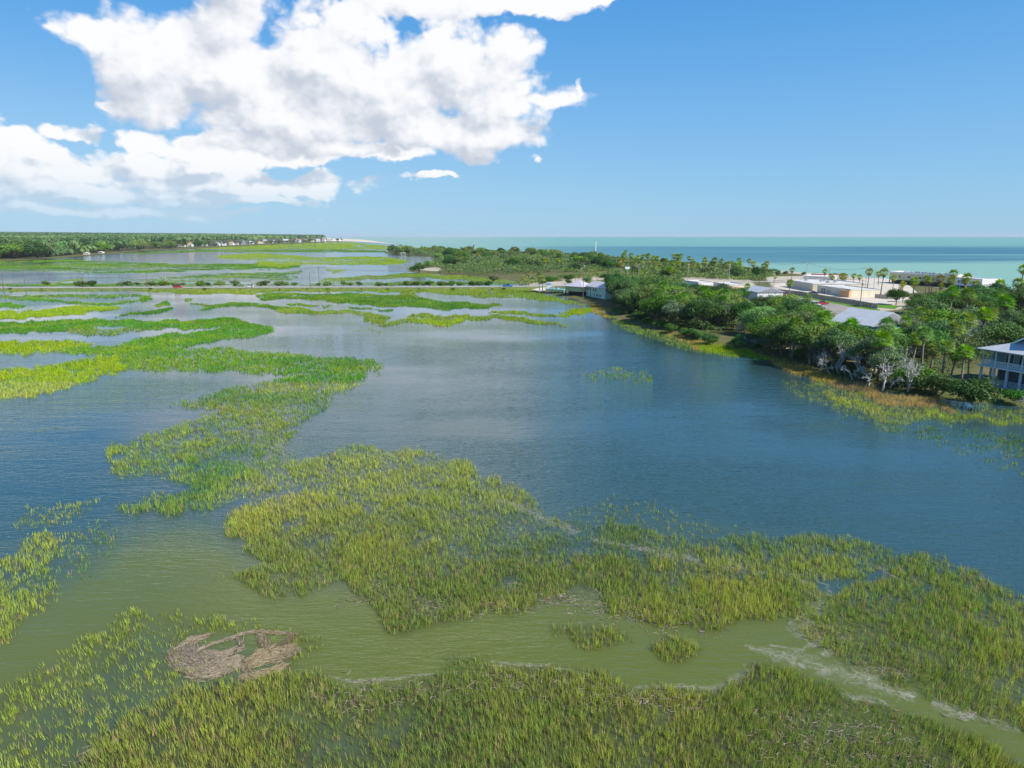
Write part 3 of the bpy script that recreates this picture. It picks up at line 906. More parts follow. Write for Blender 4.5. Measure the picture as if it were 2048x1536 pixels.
# ---- dry land
def land_mat():
    m, g, out = new_mat('island_soil')
    co = g.n('ShaderNodeTexCoord').outputs['Object']
    sand = g.n('ShaderNodeAttribute', attribute_name='sand').outputs['Fac']
    n1 = g.noise(co, 0.12, 5, 0.6)
    n2 = g.noise(co, 1.3, 4, 0.6)
    green = g.mix(g.ss(n1, 0.35, 0.65), (0.09, 0.12, 0.03), (0.17, 0.14, 0.07))
    green = g.mix(g.ss(n2, 0.4, 0.7, 0, .4), green, (0.05, 0.07, 0.02))
    pale = g.mix(g.ss(n1, 0.3, 0.7), (0.50, 0.44, 0.34), (0.40, 0.35, 0.27))
    f = g.ss(g.m('MULTIPLY_ADD', g.m('SUBTRACT', n2, 0.5), 0.5, sand), 0.35, 0.6)
    b = g.n('ShaderNodeBsdfPrincipled')
    g.put(b.inputs['Base Color'], g.mix(f, green, pale))
    b.inputs['Roughness'].default_value = 0.95
    b.inputs['Specular IOR Level'].default_value = 0.1
    g.put(out.inputs[0], b.outputs[0])
    return m


LAND = land_mat()
gx, gy = np.arange(-220, 820, 3.0), np.arange(85, 1500, 3.0)
AX, AY = np.meshgrid(gx, gy)
ax_, ay_ = project(AX, AY, 0.0)
nz_ = (fbm(AX / 14, AY / 14, 4, 2) - .5)
n2_ = (fbm(AX / 14 + 9, AY / 14, 4, 8) - .5)
ax2, ay2 = project(AX + nz_ * 9, AY + n2_ * 9, 0.0)
isl = inpoly(ax2, ay2, ISLAND).astype(float)
hgt = blur(isl, 2, 1)
zz = np.where(isl > .5, 0.15, -0.8) + hgt * 0.75
zz = blur(np.clip(hgt * 2.0 - 0.9, -0.6, G), 1, 1)
sandf = np.zeros_like(AX)
COAST = [(3300, 735), (2700, 672), (2300, 628), (2048, 600), (1960, 590), (1850, 575), (1700, 559), (1540, 546), (1400, 532), (1250, 520), (1100, 510), (1000, 504), (780, 498), (780, 490), (3300, 490)]
sandf[inpoly(ax_, ay_, COAST)] = 1
sandf[mask_px(ax_, ay_, CLEARINGS)] = 1
sandf[inpoly(ax_, ay_, [(770, 507), (850, 511), (872, 518), (850, 530), (830, 530), (850, 515), (780, 509)])] = 0.7
grass_lawn = inpoly(ax_, ay_, CLEARINGS[5]) | inpoly(ax_, ay_, [(1000, 552), (1130, 548), (1130, 566), (1020, 570)])
sandf[grass_lawn] = 0.25
sandf = blur(sandf, 1, 1)
cells = np.arange(AX.size).reshape(AX.shape)
q = np.stack([cells[:-1, :-1], cells[:-1, 1:], cells[1:, 1:], cells[1:, :-1]], -1).reshape(-1, 4)
near_land = (blur(isl, 2, 2) > 0.001)
kq = (near_land[:-1, :-1] | near_land[1:, 1:]).reshape(-1)
bulk('island_land', np.stack([AX, AY, zz], -1).reshape(-1, 3), q[kq], LAND, smooth=True, attrs={'sand': sandf})['kind'] = 'structure'

# far left shore: a strip of land that runs to the horizon, beach at its seaward end
pl = to_world(LEFTLAND)
mb = MB()
mb.prism(pl, -1.0, 0.55)
o = mb.build('mainland', LAND)
o['kind'] = 'structure'
a = o.data.attributes.new('sand', 'FLOAT', 'POINT')
a.data.foreach_set('value', [0.0] * len(o.data.vertices))
BEACH = [(640, 482.0), (700, 482.6), (770, 486.2), (862, 496.9), (850, 494.6), (800, 489.6), (730, 479.6), (680, 476.8), (640, 475.4), (690, 479.4)]
m_sand = paint('beach_sand', (0.62, 0.54, 0.42), 0.95, 0.12, 0.05, spec=0.1)
MB().prism(to_world(BEACH, .55), -0.5, 0.60).build('beach', m_sand)['kind'] = 'structure'


# ---- roads and paved ground (thin sheets lying on the land)
def sheet(name, poly, z, mat, th=0.0):
    mb = MB()
    w = to_world(poly, z)
    mb.add([(x, y, z) for x, y in w], [tuple(range(len(w)))])
    o = mb.build(name, mat)
    o['kind'] = 'structure'
    # faces must look up
    if o.data.polygons[0].normal.z < 0:
        o.data.flip_normals()
    return o


def ribbon(pts, width, z, mb=None):
    mb = mb or MB()
    L_, R_ = [], []
    for i, p in enumerate(pts):
        d = (pts[min(i + 1, len(pts) - 1)] - pts[max(i - 1, 0)])
        d.z = 0
        d.normalize()
        n = Vector((-d.y, d.x, 0))
        w_ = width[i] if hasattr(width, '__len__') else width
        L_.append(p + n * w_ / 2)
        R_.append(p - n * w_ / 2)
    vs = [(v.x, v.y, z) for v in L_ + R_]
    k = len(pts)
    mb.add(vs, [(k + i, k + i + 1, i + 1, i) for i in range(k - 1)])
    return mb


ROADPX = [(-900, 580), (-300, 576.5), (0, 575.2), (250, 574.8), (500, 574.4), (750, 573.8), (950, 573.2), (1060, 572.5), (1130, 571), (1220, 568), (1320, 565), (1420, 563.5), (1540, 563.5), (1640, 566)]
rp_ = [P(x, y, 1.0) for x, y in ROADPX]
m_as = paint('asphalt', (0.36, 0.345, 0.32), 0.9, 0.15, 0.4, spec=0.2)
m_verge, g, out = new_mat('verge_soil')
b = g.n('ShaderNodeBsdfPrincipled')
co = g.n('ShaderNodeTexCoord').outputs['Object']
g.put(b.inputs['Base Color'], g.mix(g.ss(g.noise(co, 0.4, 5), 0.35, 0.65), (0.09, 0.14, 0.035), (0.17, 0.17, 0.07)))
b.inputs['Roughness'].default_value = 0.95
g.put(out.inputs[0], b.outputs[0])
emb = MB()
k = 9
for lo, hi, z0, z1 in ((13.5, 9.6, -0.7, 0.99),):
    pts = rp_[:k]
    prof = [(-lo / 2, z0), (-hi / 2, z1), (hi / 2, z1), (lo / 2, z0)]
    vs = []
    for i, p in enumerate(pts):
        d = (pts[min(i + 1, k - 1)] - pts[max(i - 1, 0)])
        d.z = 0
        d.normalize()
        n = Vector((-d.y, d.x, 0))
        vs += [(p.x + n.x * s, p.y + n.y * s, z) for s, z in prof]
    emb.add(vs, [(4 * i + j, 4 * i + j + 1, 4 * i + 5 + j, 4 * i + 4 + j) for i in range(k - 1) for j in range(3)])
emb.build('causeway_bank', m_verge)['kind'] = 'structure'
ribbon(rp_, 7.0, 1.03).build('road', m_as)['kind'] = 'structure'
mk = MB()
for off in (-0.14, 0.14):
    q_ = []
    for i, p in enumerate(rp_):
        d = (rp_[min(i + 1, len(rp_) - 1)] - rp_[max(i - 1, 0)]).normalized()
        q_.append(p + Vector((-d.y, d.x, 0)) * off)
    ribbon(q_, 0.12, 1.036, mk)
mk.build('road_marking', M['gold'])['kind'] = 'structure'
mk = MB()
for off in (-3.1, 3.1):
    q_ = []
    for i, p in enumerate(rp_):
        d = (rp_[min(i + 1, len(rp_) - 1)] - rp_[max(i - 1, 0)]).normalized()
        q_.append(p + Vector((-d.y, d.x, 0)) * off)
    ribbon(q_, 0.15, 1.036, mk)
mk.build('road_marking', M['white'])['kind'] = 'structure'

m_lot = paint('worn_parking_asphalt', (0.30, 0.265, 0.235), 0.9, 0.15, 0.3, spec=0.2)
m_conc = paint('pale_concrete', (0.56, 0.50, 0.41), 0.9, 0.12, 0.25, spec=0.2)
sheet('parking_lot', [(1500, 592), (1560, 588), (1650, 603), (1760, 622), (1760, 636), (1690, 645), (1640, 640), (1570, 622), (1510, 606)], G + .05, m_lot)
sheet('forecourt_paving', [(1545, 572), (1560, 566), (1770, 556), (1820, 572), (1840, 590), (1800, 604), (1760, 612), (1650, 597), (1575, 583)], G + .04, m_conc)
sheet('beach_access_road', [(1925, 612), (1950, 605), (1985, 590), (2005, 582), (2018, 584), (2000, 592), (1960, 612), (1935, 620)], G + .045, m_conc)
sheet('driveway', [(1735, 745), (1765, 706), (1778, 672), (1800, 660), (1812, 664), (1800, 690), (1790, 720), (1760, 750)], G + .045, m_conc)
sheet('boat_ramp', [(1062, 580), (1080, 575.5), (1092, 575), (1094, 580), (1085, 583)], G + .045, m_conc)
lawn = paint('mown_lawn', (0.10, 0.22, 0.02), 0.95, 0.2, 0.8, spec=0.1)
for pts in ([(1580, 700), (1612, 694), (1622, 702), (1600, 710), (1578, 708)], [(1690, 612), (1760, 608), (1800, 612), (1790, 618), (1740, 614)],
            [(1578, 591), (1690, 611), (1760, 624), (1760, 619), (1690, 607), (1580, 588)]):
    sheet('lawn', pts, G + .055, lawn)
# ================================================================ marsh grass
PAL = np.array([[.115, .285, .026], [.270, .390, .022], [.165, .290, .070], [.400, .285, .110], [.195, .315, .040], [.095, .235, .028]])
YEL = np.array([.42, .46, .028])
BRN = np.array([.38, .27, .12])


def grow_grass():
    dx = np.gradient(WX, axis=1)
    dy = np.abs(np.gradient(WY, axis=0))
    area = np.abs(dx) * dy
    Dm = np.hypot(WX, WY)
    rho = np.minimum(38, 38 * (55 / np.maximum(Dm, 55)) ** 1.5)
    exp = area * rho * dens
    rng = np.random.default_rng(5)
    cnt = rng.poisson(exp)
    ii = np.repeat(np.arange(exp.size), cnt.ravel())
    n = len(ii)
    px = PX.ravel()[ii] + rng.uniform(-1, 1, n)
    stepy = np.where(PY.ravel()[ii] < 620, .5, 1.0)
    py = PY.ravel()[ii] + rng.uniform(-1, 1, n) * stepy
    x, y, w = ray(px, py)
    X, Y = x * (-H / w), y * (-H / w)
    D = np.hypot(X, Y)
    hu = hue.ravel()[ii]
    # tuft colour
    base = PAL[hu]
    t1 = fbm(X / 9, Y / 9, 3, 31)
    t2 = fbm(X / 40, Y / 40, 3, 77)
    yw = np.clip((t1 - .38) * 2.4 + (t2 - .45) * 1.6 + (rng.random(n) - .5) * .5, 0, 1) * np.where(hu == 3, 0.15, np.where(D > 150, .35, .6))
    base = base * (1 - yw[:, None]) + YEL * yw[:, None]
    bw = ((rng.random(n) < np.where(hu == 4, .17, .06)) * 0.85)
    base = base * (1 - bw[:, None]) + BRN * bw[:, None]
    base = base * (0.70 + 0.85 * rng.random(n))[:, None]
    nb = 5
    wid = np.clip(0.012 + 0.00046 * D, .026, 1.2)
    hgt = (0.34 + 0.38 * rng.random(n)) * np.interp(D, [60, 150, 400], [1.0, .95, .75]) * np.where(D > 400, .8, 1.0) * np.where(hu == 3, 0.95, 1.0)
    hgt *= np.clip(dens.ravel()[ii] * 1.2 + .55, .6, 1.1)
    rad = np.clip(0.06 + 0.0020 * D, .08, 2.0)
    lean_a = fbm(X / 25, Y / 25, 2, 90) * 6.3
    V = np.empty((n, nb, 3, 3), np.float32)
    c = np.empty((n, nb, 3, 3), np.float32)
    base_z = np.where(mask_px(px, py, [ISLAND]), .1, -0.02)
    for k in range(nb):
        a = rng.uniform(0, 2 * np.pi, n)
        r = rad * np.sqrt(rng.random(n))
        bx, by = X + r * np.cos(a), Y + r * np.sin(a)
        ta = rng.uniform(0, 2 * np.pi, n)
        la = rng.random(n) * .34 * hgt
        h = hgt * (0.6 + .55 * rng.random(n))
        # blades stand broadly across the view of any onlooker: random facing
        fa = rng.uniform(0, np.pi, n)
        wx, wy = np.cos(fa) * wid / 2, np.sin(fa) * wid / 2
        V[:, k, 0] = np.stack([bx - wx, by - wy, base_z], -1)
        V[:, k, 1] = np.stack([bx + wx, by + wy, base_z], -1)
        V[:, k, 2] = np.stack([bx + la * np.cos(ta) + .12 * h * np.cos(lean_a), by + la * np.sin(ta) + .12 * h * np.sin(lean_a), base_z + h], -1)
        f = (0.8 + .4 * rng.random(n))[:, None]
        c[:, k, 0] = c[:, k, 1] = base * f
        c[:, k, 2] = base * f * np.array([1.25, 1.12, 1.0])
    V = V.reshape(-1, 3)
    tri = np.arange(len(V)).reshape(-1, 3)
    print('grass blades', len(tri))
    fore = np.repeat(Y < 130, nb)
    for sel in (fore, ~fore):
        s3 = np.repeat(sel, 3)
        o = bulk('marsh_grass', V[s3], np.arange(s3.sum()).reshape(-1, 3), M['grass'], col=c.reshape(-1, 3)[s3])
        o['kind'] = 'stuff'
    L = [o for o in C.collection.objects if o.name.startswith('marsh_grass')]
    tag(L[0], 'green and yellow cordgrass tufts standing in the muddy near water', 'marsh grass')
    tag(L[1], 'green cordgrass beds winding through the far lagoon up to and beyond the causeway', 'marsh grass')


grow_grass()


# ---- flattened dead reeds: many straws laid along traced lines
def straws(lines, n, spread, length, seed, cols=((.24, .185, .12), (.32, .26, .19), (.15, .11, .07))):
    rng = np.random.default_rng(seed)
    Vs, Cs = [], []
    segs = []
    for li, (pts, wd) in enumerate(lines):
        w = [P(x, y, .05) for x, y in pts]
        for a, b in zip(w[:-1], w[1:]):
            segs.append((a, b, wd, (b - a).length * wd))
    tot = sum(s[3] for s in segs)
    for a, b, wd, ar in segs:
        m_ = max(3, int(n * ar / tot))
        t = rng.random(m_)
        d = (b - a).normalized()
        nn = Vector((-d.y, d.x, 0))
        off = (rng.random(m_) + rng.random(m_) - 1) * wd * (.5 + 1.2 * vnoise(t * 4 + a.x, t * 0 + a.y, 3))
        off2 = rng.normal(0, .2, m_)
        ang = math.atan2(d.y, d.x) + rng.normal(0, spread, m_)
        L_ = length * (.5 + rng.random(m_))
        cx = a.x + (b.x - a.x) * t + nn.x * off + d.x * off2
        cy = a.y + (b.y - a.y) * t + nn.y * off + d.y * off2
        z = .03 + .07 * rng.random(m_) * np.clip(1 - np.abs(off) / max(wd, .01), 0.1, 1)
        hx, hy = np.cos(ang) * L_ / 2, np.sin(ang) * L_ / 2
        ww = .008 + .014 * rng.random(m_)
        qx, qy = -np.sin(ang) * ww, np.cos(ang) * ww
        dz = rng.normal(0, .02, m_)
        v = np.stack([np.stack([cx - hx - qx, cy - hy - qy, z - dz], -1), np.stack([cx + hx - qx, cy + hy - qy, z + dz], -1),
                      np.stack([cx + hx + qx, cy + hy + qy, z + dz + .01], -1), np.stack([cx - hx + qx, cy - hy + qy, z - dz + .01], -1)], 1)
        Vs.append(v.reshape(-1, 3))
        cc = np.array(cols)[rng.integers(0, len(cols), m_)] * (0.7 + .6 * rng.random(m_))[:, None]
        Cs.append(np.repeat(cc, 4, 0))
    V = np.concatenate(Vs)
    return V, np.arange(len(V)).reshape(-1, 4), np.concatenate(Cs)


def straw_obj(name, lines, n, spread, length, seed, **kw):
    V, Fq, Cc = straws(lines, n, spread, length, seed)
    return tag(bulk(name, V, Fq, M['straw'], col=Cc), **kw)


straw_obj('reed_mat', [([(368, 1294), (364, 1310), (372, 1326), (392, 1338), (420, 1342), (448, 1334), (468, 1320)], .8),
                       ([(378, 1300), (384, 1318), (404, 1330), (430, 1332), (458, 1322)], .55),
                       ([(366, 1292), (385, 1280), (404, 1274)], .45), ([(400, 1298), (420, 1289), (452, 1279), (490, 1266), (520, 1262)], .13),
                       ([(476, 1276), (480, 1290), (470, 1305)], .16), ([(410, 1308), (440, 1312), (470, 1300)], .5)], 9000, .2, .7, 3,
          label='curved tan mat of flattened dead reeds, the larger left loop in the near grass', cat='reed mat', group='flattened reed mats')
straw_obj('reed_mat', [([(520, 1264), (556, 1265), (584, 1268)], .12), ([(584, 1272), (570, 1286), (545, 1298)], .22),
                       ([(520, 1268), (528, 1284), (536, 1298)], .26), ([(508, 1318), (525, 1308), (548, 1300), (572, 1298), (582, 1306)], .62),
                       ([(502, 1328), (530, 1318), (560, 1314)], .5), ([(494, 1352), (510, 1350), (535, 1344), (558, 1334)], .34), ([(490, 1330), (498, 1350)], .3)],
          7600, .22, .65, 4, label='twisted tan mat of flattened dead reeds, the right loop beside the olive creek', cat='reed mat', group='flattened reed mats')
straw_obj('reed_wrack', [([(640, 1352), (690, 1368), (780, 1362), (820, 1356)], .12), ([(820, 1350), (870, 1352), (900, 1346)], .12), ([(960, 1334), (1010, 1332), (1070, 1338), (1140, 1348)], .12),
                         ([(1225, 1365), (1250, 1384), (1330, 1382), (1440, 1386), (1490, 1360), (1510, 1330)], .22), ([(620, 1380), (680, 1390), (700, 1420), (760, 1400)], 1.6),
                         ([(130, 1530), (190, 1500), (250, 1470)], .7), ([(700, 1385), (900, 1380), (1100, 1365), (1250, 1400), (1400, 1400)], 1.5),
                         ([(1690, 1385), (1720, 1402), (1800, 1425)], .3), ([(1620, 1250), (1660, 1270), (1720, 1290)], 1.6), ([(1700, 1320), (1760, 1345), (1830, 1350)], 1.0),
                         ([(1880, 1430), (1925, 1440), (1950, 1420)], .2), ([(484, 1085), (500, 1092), (492, 1100)], .3), ([(700, 1180), (900, 1220), (1100, 1190), (1250, 1225), (1450, 1240)], 2.4),
                         ([(1500, 1460), (1700, 1500), (1850, 1500)], 3.0)],
          3800, .9, .34, 5, label='scattered grey brown dead reeds washed into the grass along the banks', cat='dead reeds', kind='stuff')


# ---- foam and scum drifting on the water
def foam_mat():
    m, g, out = new_mat('foam')
    co = g.n('ShaderNodeTexCoord').outputs['Object']
    ed = g.n('ShaderNodeAttribute', attribute_name='edge').outputs['Fac']
    n1 = g.noise(co, 1.6, 5, 0.65, 1.2)
    n2 = g.noise(co, 7.0, 4, 0.7)
    a = g.m('ADD', g.m('MULTIPLY', n1, 0.9), g.m('MULTIPLY', n2, 0.5))
    a = g.m('SUBTRACT', a, g.m('MULTIPLY', ed, 0.62))
    al = g.ss(a, 0.47, 1.02)
    df = g.n('ShaderNodeBsdfDiffuse')
    g.put(df.inputs[0], g.mix(n2, (0.46, 0.42, 0.34), (0.66, 0.63, 0.56)))
    tr = g.n('ShaderNodeBsdfTransparent')
    mx = g.n('ShaderNodeMixShader')
    g.put(mx.inputs[0], g.m('MULTIPLY', al, 0.5))
    g.put(mx.inputs[1], tr.outputs[0])
    g.put(mx.inputs[2], df.outputs[0])
    g.put(out.inputs[0], mx.outputs[0])
    return m


FM = foam_mat()
FOAM = [([(650, 1350), (700, 1364), (780, 1358), (870, 1346)], [.7, 1.0, .8, .4]), ([(980, 1322), (1040, 1330), (1100, 1332), (1140, 1342)], [.3, .8, .7, .4]),
        ([(1250, 1376), (1330, 1372), (1430, 1376), (1480, 1352), (1502, 1328)], [.8, .9, 1.2, 1.2, .7]),
        ([(1580, 1322), (1620, 1335), (1665, 1345)], [.4, 1.2, .5]), ([(1685, 1385), (1720, 1398), (1790, 1410)], [.5, 1.8, 1.2]),
        ([(1885, 1432), (1920, 1428), (1945, 1440), (1955, 1415)], [.3, 1.0, .8, .3]), ([(1984, 1395), (1995, 1412), (2010, 1418)], [.3, .6, .2]),
        ([(1575, 1252), (1620, 1225), (1650, 1205), (1662, 1188), (1645, 1165), (1605, 1128)], [.4, .8, .7, .7, .6, .2]),
        ([(1600, 1122), (1640, 1148), (1655, 1165)], [.2, .35, .2]), ([(1680, 1165), (1683, 1190), (1700, 1205)], [.15, .25, .15]),
        ([(960, 985), (1040, 1015), (1110, 1045), (1160, 1070)], [1.2, 2.8, 3.6, 2.2]), ([(1160, 1075), (1300, 1100), (1450, 1130), (1560, 1150)], [2.2, 3.2, 3.4, 1.6]),
        ([(1730, 1125), (1770, 1140), (1800, 1165)], [.5, 1.5, .6]), ([(1530, 1290), (1600, 1300), (1650, 1280)], [.4, 1.2, .8]),
        ([(440, 1280), (480, 1268), (510, 1258)], [.3, .6, .3]), ([(1480, 1290), (1560, 1310), (1700, 1350), (1850, 1400)], [.8, 3.2, 4.2, 2.4]), ([(1580, 1140), (1640, 1200), (1600, 1260), (1680, 1320)], [1.5, 3.0, 3.0, 2.0]), ([(1850, 1400), (1950, 1430), (2060, 1460)], [2, 2.6, 2]),
        ([(550, 845), (560, 880), (570, 920), (600, 950)], [.3, .5, .5, .2])]
Vf, Ff, Ef = [], [], []
for pts, wd in FOAM:
    w = [P(x, y, .02) for x, y in pts]
    # subdivide for a smooth run
    fine, fw = [], []
    for i in range(len(w) - 1):
        for t in np.linspace(0, 1, 8, endpoint=False):
            fine.append(w[i].lerp(w[i + 1], t) + Vector(((vnoise(np.array([w[i].x * .7 + t * 3]), np.array([1.0 * i]), 4)[0] - .5) * .7, 0, 0)))
            fw.append(wd[i] + (wd[i + 1] - wd[i]) * t)
    fine.append(w[-1])
    fw.append(wd[-1])
    base = len(Vf)
    for i, p in enumerate(fine):
        d = (fine[min(i + 1, len(fine) - 1)] - fine[max(i - 1, 0)])
        d.z = 0
        d.normalize()
        n = Vector((-d.y, d.x, 0))
        for s, e in ((-1, 1), (-.45, .25), (0, 0), (.45, .25), (1, 1)):
            Vf.append((p.x + n.x * s * fw[i] * .6, p.y + n.y * s * fw[i] * .6, .02 + len(Vf) * 1e-6))
            Ef.append(e if 0 < i < len(fine) - 1 else 1)
    for i in range(len(fine) - 1):
        for j in range(4):
            a = base + i * 5 + j
            Ff.append((a, a + 1, a + 6, a + 5))
fo = bulk('water_foam', np.array(Vf), np.array(Ff), FM, attrs={'edge': np.array(Ef)})
tag(fo, 'pale streaks of foam and scum drifting along the creek edges', 'foam', kind='stuff')
# ================================================================ trees
def unit(rng, n):
    v = rng.normal(size=(n, 3))
    return v / np.linalg.norm(v, axis=1)[:, None]


def leaf_cloud(rng, centres, radii, per, size, col, squash=.75, tintvar=.35):
    """small leaf faces scattered through clumps, facing roughly outwards"""
    n = len(centres)
    cnt = np.maximum(4, (per * (radii / radii.mean()) ** 2).astype(int))
    ii = np.repeat(np.arange(n), cnt)
    m_ = len(ii)
    d = unit(rng, m_)
    r = radii[ii] * (0.55 + 0.5 * rng.random(m_)) * (1 + .25 * rng.normal(size=m_))
    off = d * r[:, None]
    off[:, 2] *= squash
    p = centres[ii] + off
    nm = d * .8 + unit(rng, m_) * .75 + np.array([0, 0, .35])
    nm /= np.linalg.norm(nm, axis=1)[:, None]
    t = np.cross(nm, unit(rng, m_))
    t /= np.linalg.norm(t, axis=1)[:, None] + 1e-9
    b = np.cross(nm, t)
    s = size * (.6 + .8 * rng.random(m_))[:, None]
    asp = (.45 + .4 * rng.random(m_))[:, None]
    V = np.stack([p - t * s - b * s * asp * .3, p - t * s * .1 - b * s * asp, p + t * s + b * s * asp * .2, p + t * s * .1 + b * s * asp], 1).reshape(-1, 3)
    cl = (1 - tintvar / 2 + tintvar * rng.random(n))[ii] * (.8 + .4 * rng.random(m_))
    hue_ = rng.random(n)[ii][:, None]
    c = np.array(col) * cl[:, None] * (1 + (hue_ - .5) * np.array([.35, 0, -.2]))
    return V, np.arange(len(V)).reshape(-1, 4), np.repeat(c, 4, 0)


def limb(mb, rng, a, b, r0, r1, n=5, bend=.12, sides=6):
    a, b = Vector(a), Vector(b)
    L_ = (b - a).length
    pts = []
    w = Vector((rng.normal(), rng.normal(), rng.normal() * .5)) * bend * L_
    for i in range(n):
        t = i / (n - 1)
        pts.append(a.lerp(b, t) + w * math.sin(math.pi * t) + Vector(tuple(rng.normal(size=3) * .02 * L_)) * (0 < i < n - 1))
    mb.tube(pts, [r0 + (r1 - r0) * i / (n - 1) for i in range(n)], sides)
    return pts


def make_oak(name, seed, R, hgt, clumps, per, leaf, col, label, bare=0.0, low=.30):
    rng = np.random.default_rng(seed)
    e = empty(name, (0, 0, -50), 0, label, 'tree')
    # crown: clumps on a lop-sided dome
    th = rng.uniform(0, 2 * np.pi, clumps)
    el = np.arcsin(np.clip(rng.uniform(-.25, 1, clumps), -1, 1))
    rr = rng.uniform(.35, 1.05, clumps) ** .7
    lob = 1 + .22 * np.sin(th * 2 + rng.uniform(0, 6)) + .15 * np.sin(th * 3 + rng.uniform(0, 6))
    cz = hgt * (low + .5 * (1 - low)) - .2
    hz_ = hgt * (1 - low) * .5
    cen = np.stack([R * .82 * rr * np.cos(el) * np.cos(th) * lob, R * .82 * rr * np.cos(el) * np.sin(th) * lob,
                    cz + hz_ * .82 * rr * np.sin(el) * 1.0 + rng.normal(size=clumps) * .2], -1)
    rad = R * rng.uniform(.20, .36, clumps)
    tr = MB()
    tb = Vector((0, 0, -.4))
    fork = Vector((rng.normal() * .3, rng.normal() * .3, hgt * low * .9))
    limb(tr, rng, tb, fork, hgt * .035, hgt * .026, 4, .05, 7)
    order = rng.permutation(clumps)[:max(5, clumps // 3)]
    for i in order:
        limb(tr, rng, fork, Vector(tuple(cen[i] * (1.0 if i % 3 else .95))), hgt * .016, .03, 5, .13, 5)
    tr.build('trunk', M['bark'], e, smooth=True)
    V, Fq, c = leaf_cloud(rng, cen, rad, per, leaf, col)
    bulk('crown', V, Fq, M['oak'], e, col=c)
    return note_kids(e)


def make_palm(name, seed, hgt, R, fronds, seg, width, col, label, dead=9):
    rng = np.random.default_rng(seed)
    e = empty(name, (0, 0, -50), 0, label, 'palm tree')
    tr = MB()
    bx, by = rng.normal() * .25, rng.normal() * .25
    pts = [(0, 0, -.3), (bx * .3, by * .3, hgt * .3), (bx * .8, by * .8, hgt * .65), (bx, by, hgt)]
    tr.tube(pts, [.24, .19, .17, .20], 7)
    tr.build('trunk', M['palm_bark'], e, smooth=True)
    c0 = np.array([bx, by, hgt + .1])

    def fan(k, ang_lo, ang_hi, Rf, colr, droop):
        Vs, Cs = [], []
        for i in range(k):
            az = 2 * np.pi * (i * .618 + rng.random() * .08)
            elv = math.radians(ang_lo + (ang_hi - ang_lo) * ((i + .5) / k))
            d = np.array([math.cos(elv) * math.cos(az), math.cos(elv) * math.sin(az), math.sin(elv)])
            side = np.array([-math.sin(az), math.cos(az), 0])
            up = np.cross(side, d) * -1
            stalk = Rf * (.38 + .12 * rng.random())
            a = c0 + d * .1
            b = c0 + d * stalk + np.array([0, 0, -.06 * stalk])
            cc = np.array(colr) * (.75 + .5 * rng.random()) * (1 + rng.normal() * np.array([.10, 0, 0]))
            Vs += [a - side * .03, a + side * .03, b]
            Cs += [cc * 1.0] * 3
            for j in range(seg):
                t = (j / (seg - 1) - .5) * 2
                an = t * math.radians(78)
                dd = d * math.cos(an) + side * math.sin(an)
                Lf = Rf * .62 * (1 - .25 * abs(t)) * (.85 + .3 * rng.random())
                tip = b + dd * Lf + np.array([0, 0, -droop * Lf * (.6 + .5 * abs(t))]) - up * .12 * Lf * abs(t)
                mid = b + dd * Lf * .5 + np.array([0, 0, -droop * Lf * .14])
                q = np.cross(dd, up)
                wv = q * width * Rf
                cj = cc * (.85 + .3 * rng.random())
                Vs += [b, mid - wv, mid + wv, mid - wv, tip, mid + wv]
                Cs += [cj] * 6
        return np.array(Vs), np.array(Cs)
    V, c = fan(fronds, -28, 82, R, col, .32)
    bulk('crown', V, np.arange(len(V)).reshape(-1, 3), M['palm'], e, col=c)
    if dead:
        V, c = fan(dead, -78, -38, R * .72, (.30, .20, .10), .3)
        bulk('dead_fronds', V, np.arange(len(V)).reshape(-1, 3), M['palm'], e, col=c)
    return note_kids(e)


def make_dead(name, seed, hgt, spread, label, depth=4):
    rng = np.random.default_rng(seed)
    e = empty(name, (0, 0, -50), 0, label, 'dead tree')
    tr, br = MB(), MB()

    def grow(mb, a, d, L_, r, k):
        b = a + d * L_
        limb(mb, rng, a, b, max(r, .035), max(r * .62, .03), 4, .10, 5 if k > 1 else 3)
        if k == 0:
            return
        for _ in range(3 if k > 1 else 4):
            nd = (d * .8 + Vector(tuple(rng.normal(size=3))) * .62 * spread + Vector((0, 0, .08))).normalized()
            grow(br, a.lerp(b, rng.uniform(.45, 1)), nd, L_ * rng.uniform(.55, .82), r * .55, k - 1)
    grow(tr, Vector((0, 0, -.3)), Vector((rng.normal() * .25, rng.normal() * .25, 1)).normalized(), hgt * .36, hgt * .028, depth)
    tr.build('trunk', M['dead'], e, smooth=True)
    br.build('branches', M['dead'], e)
    return note_kids(e)


def make_bush(name, seed, R, hgt, clumps, per, leaf, col, label):
    rng = np.random.default_rng(seed)
    e = empty(name, (0, 0, -50), 0, label, 'shrub')
    th = rng.uniform(0, 2 * np.pi, clumps)
    rr = np.sqrt(rng.random(clumps))
    cen = np.stack([R * .75 * rr * np.cos(th), R * .75 * rr * np.sin(th), hgt * (.30 + .42 * rng.random(clumps) * (1.1 - rr * .7))], -1)
    rad = R * rng.uniform(.22, .4, clumps)
    st = MB()
    for i in range(min(7, clumps)):
        limb(st, rng, (rng.normal() * .15 * R, rng.normal() * .15 * R, -.2), cen[i], .06 * hgt ** .5, .02, 4, .1, 4)
    st.build('stems', M['bark'], e)
    V, Fq, c = leaf_cloud(rng, cen, rad, per, leaf, col, squash=.8)
    bulk('foliage', V, Fq, M['oak'], e, col=c)
    return note_kids(e)


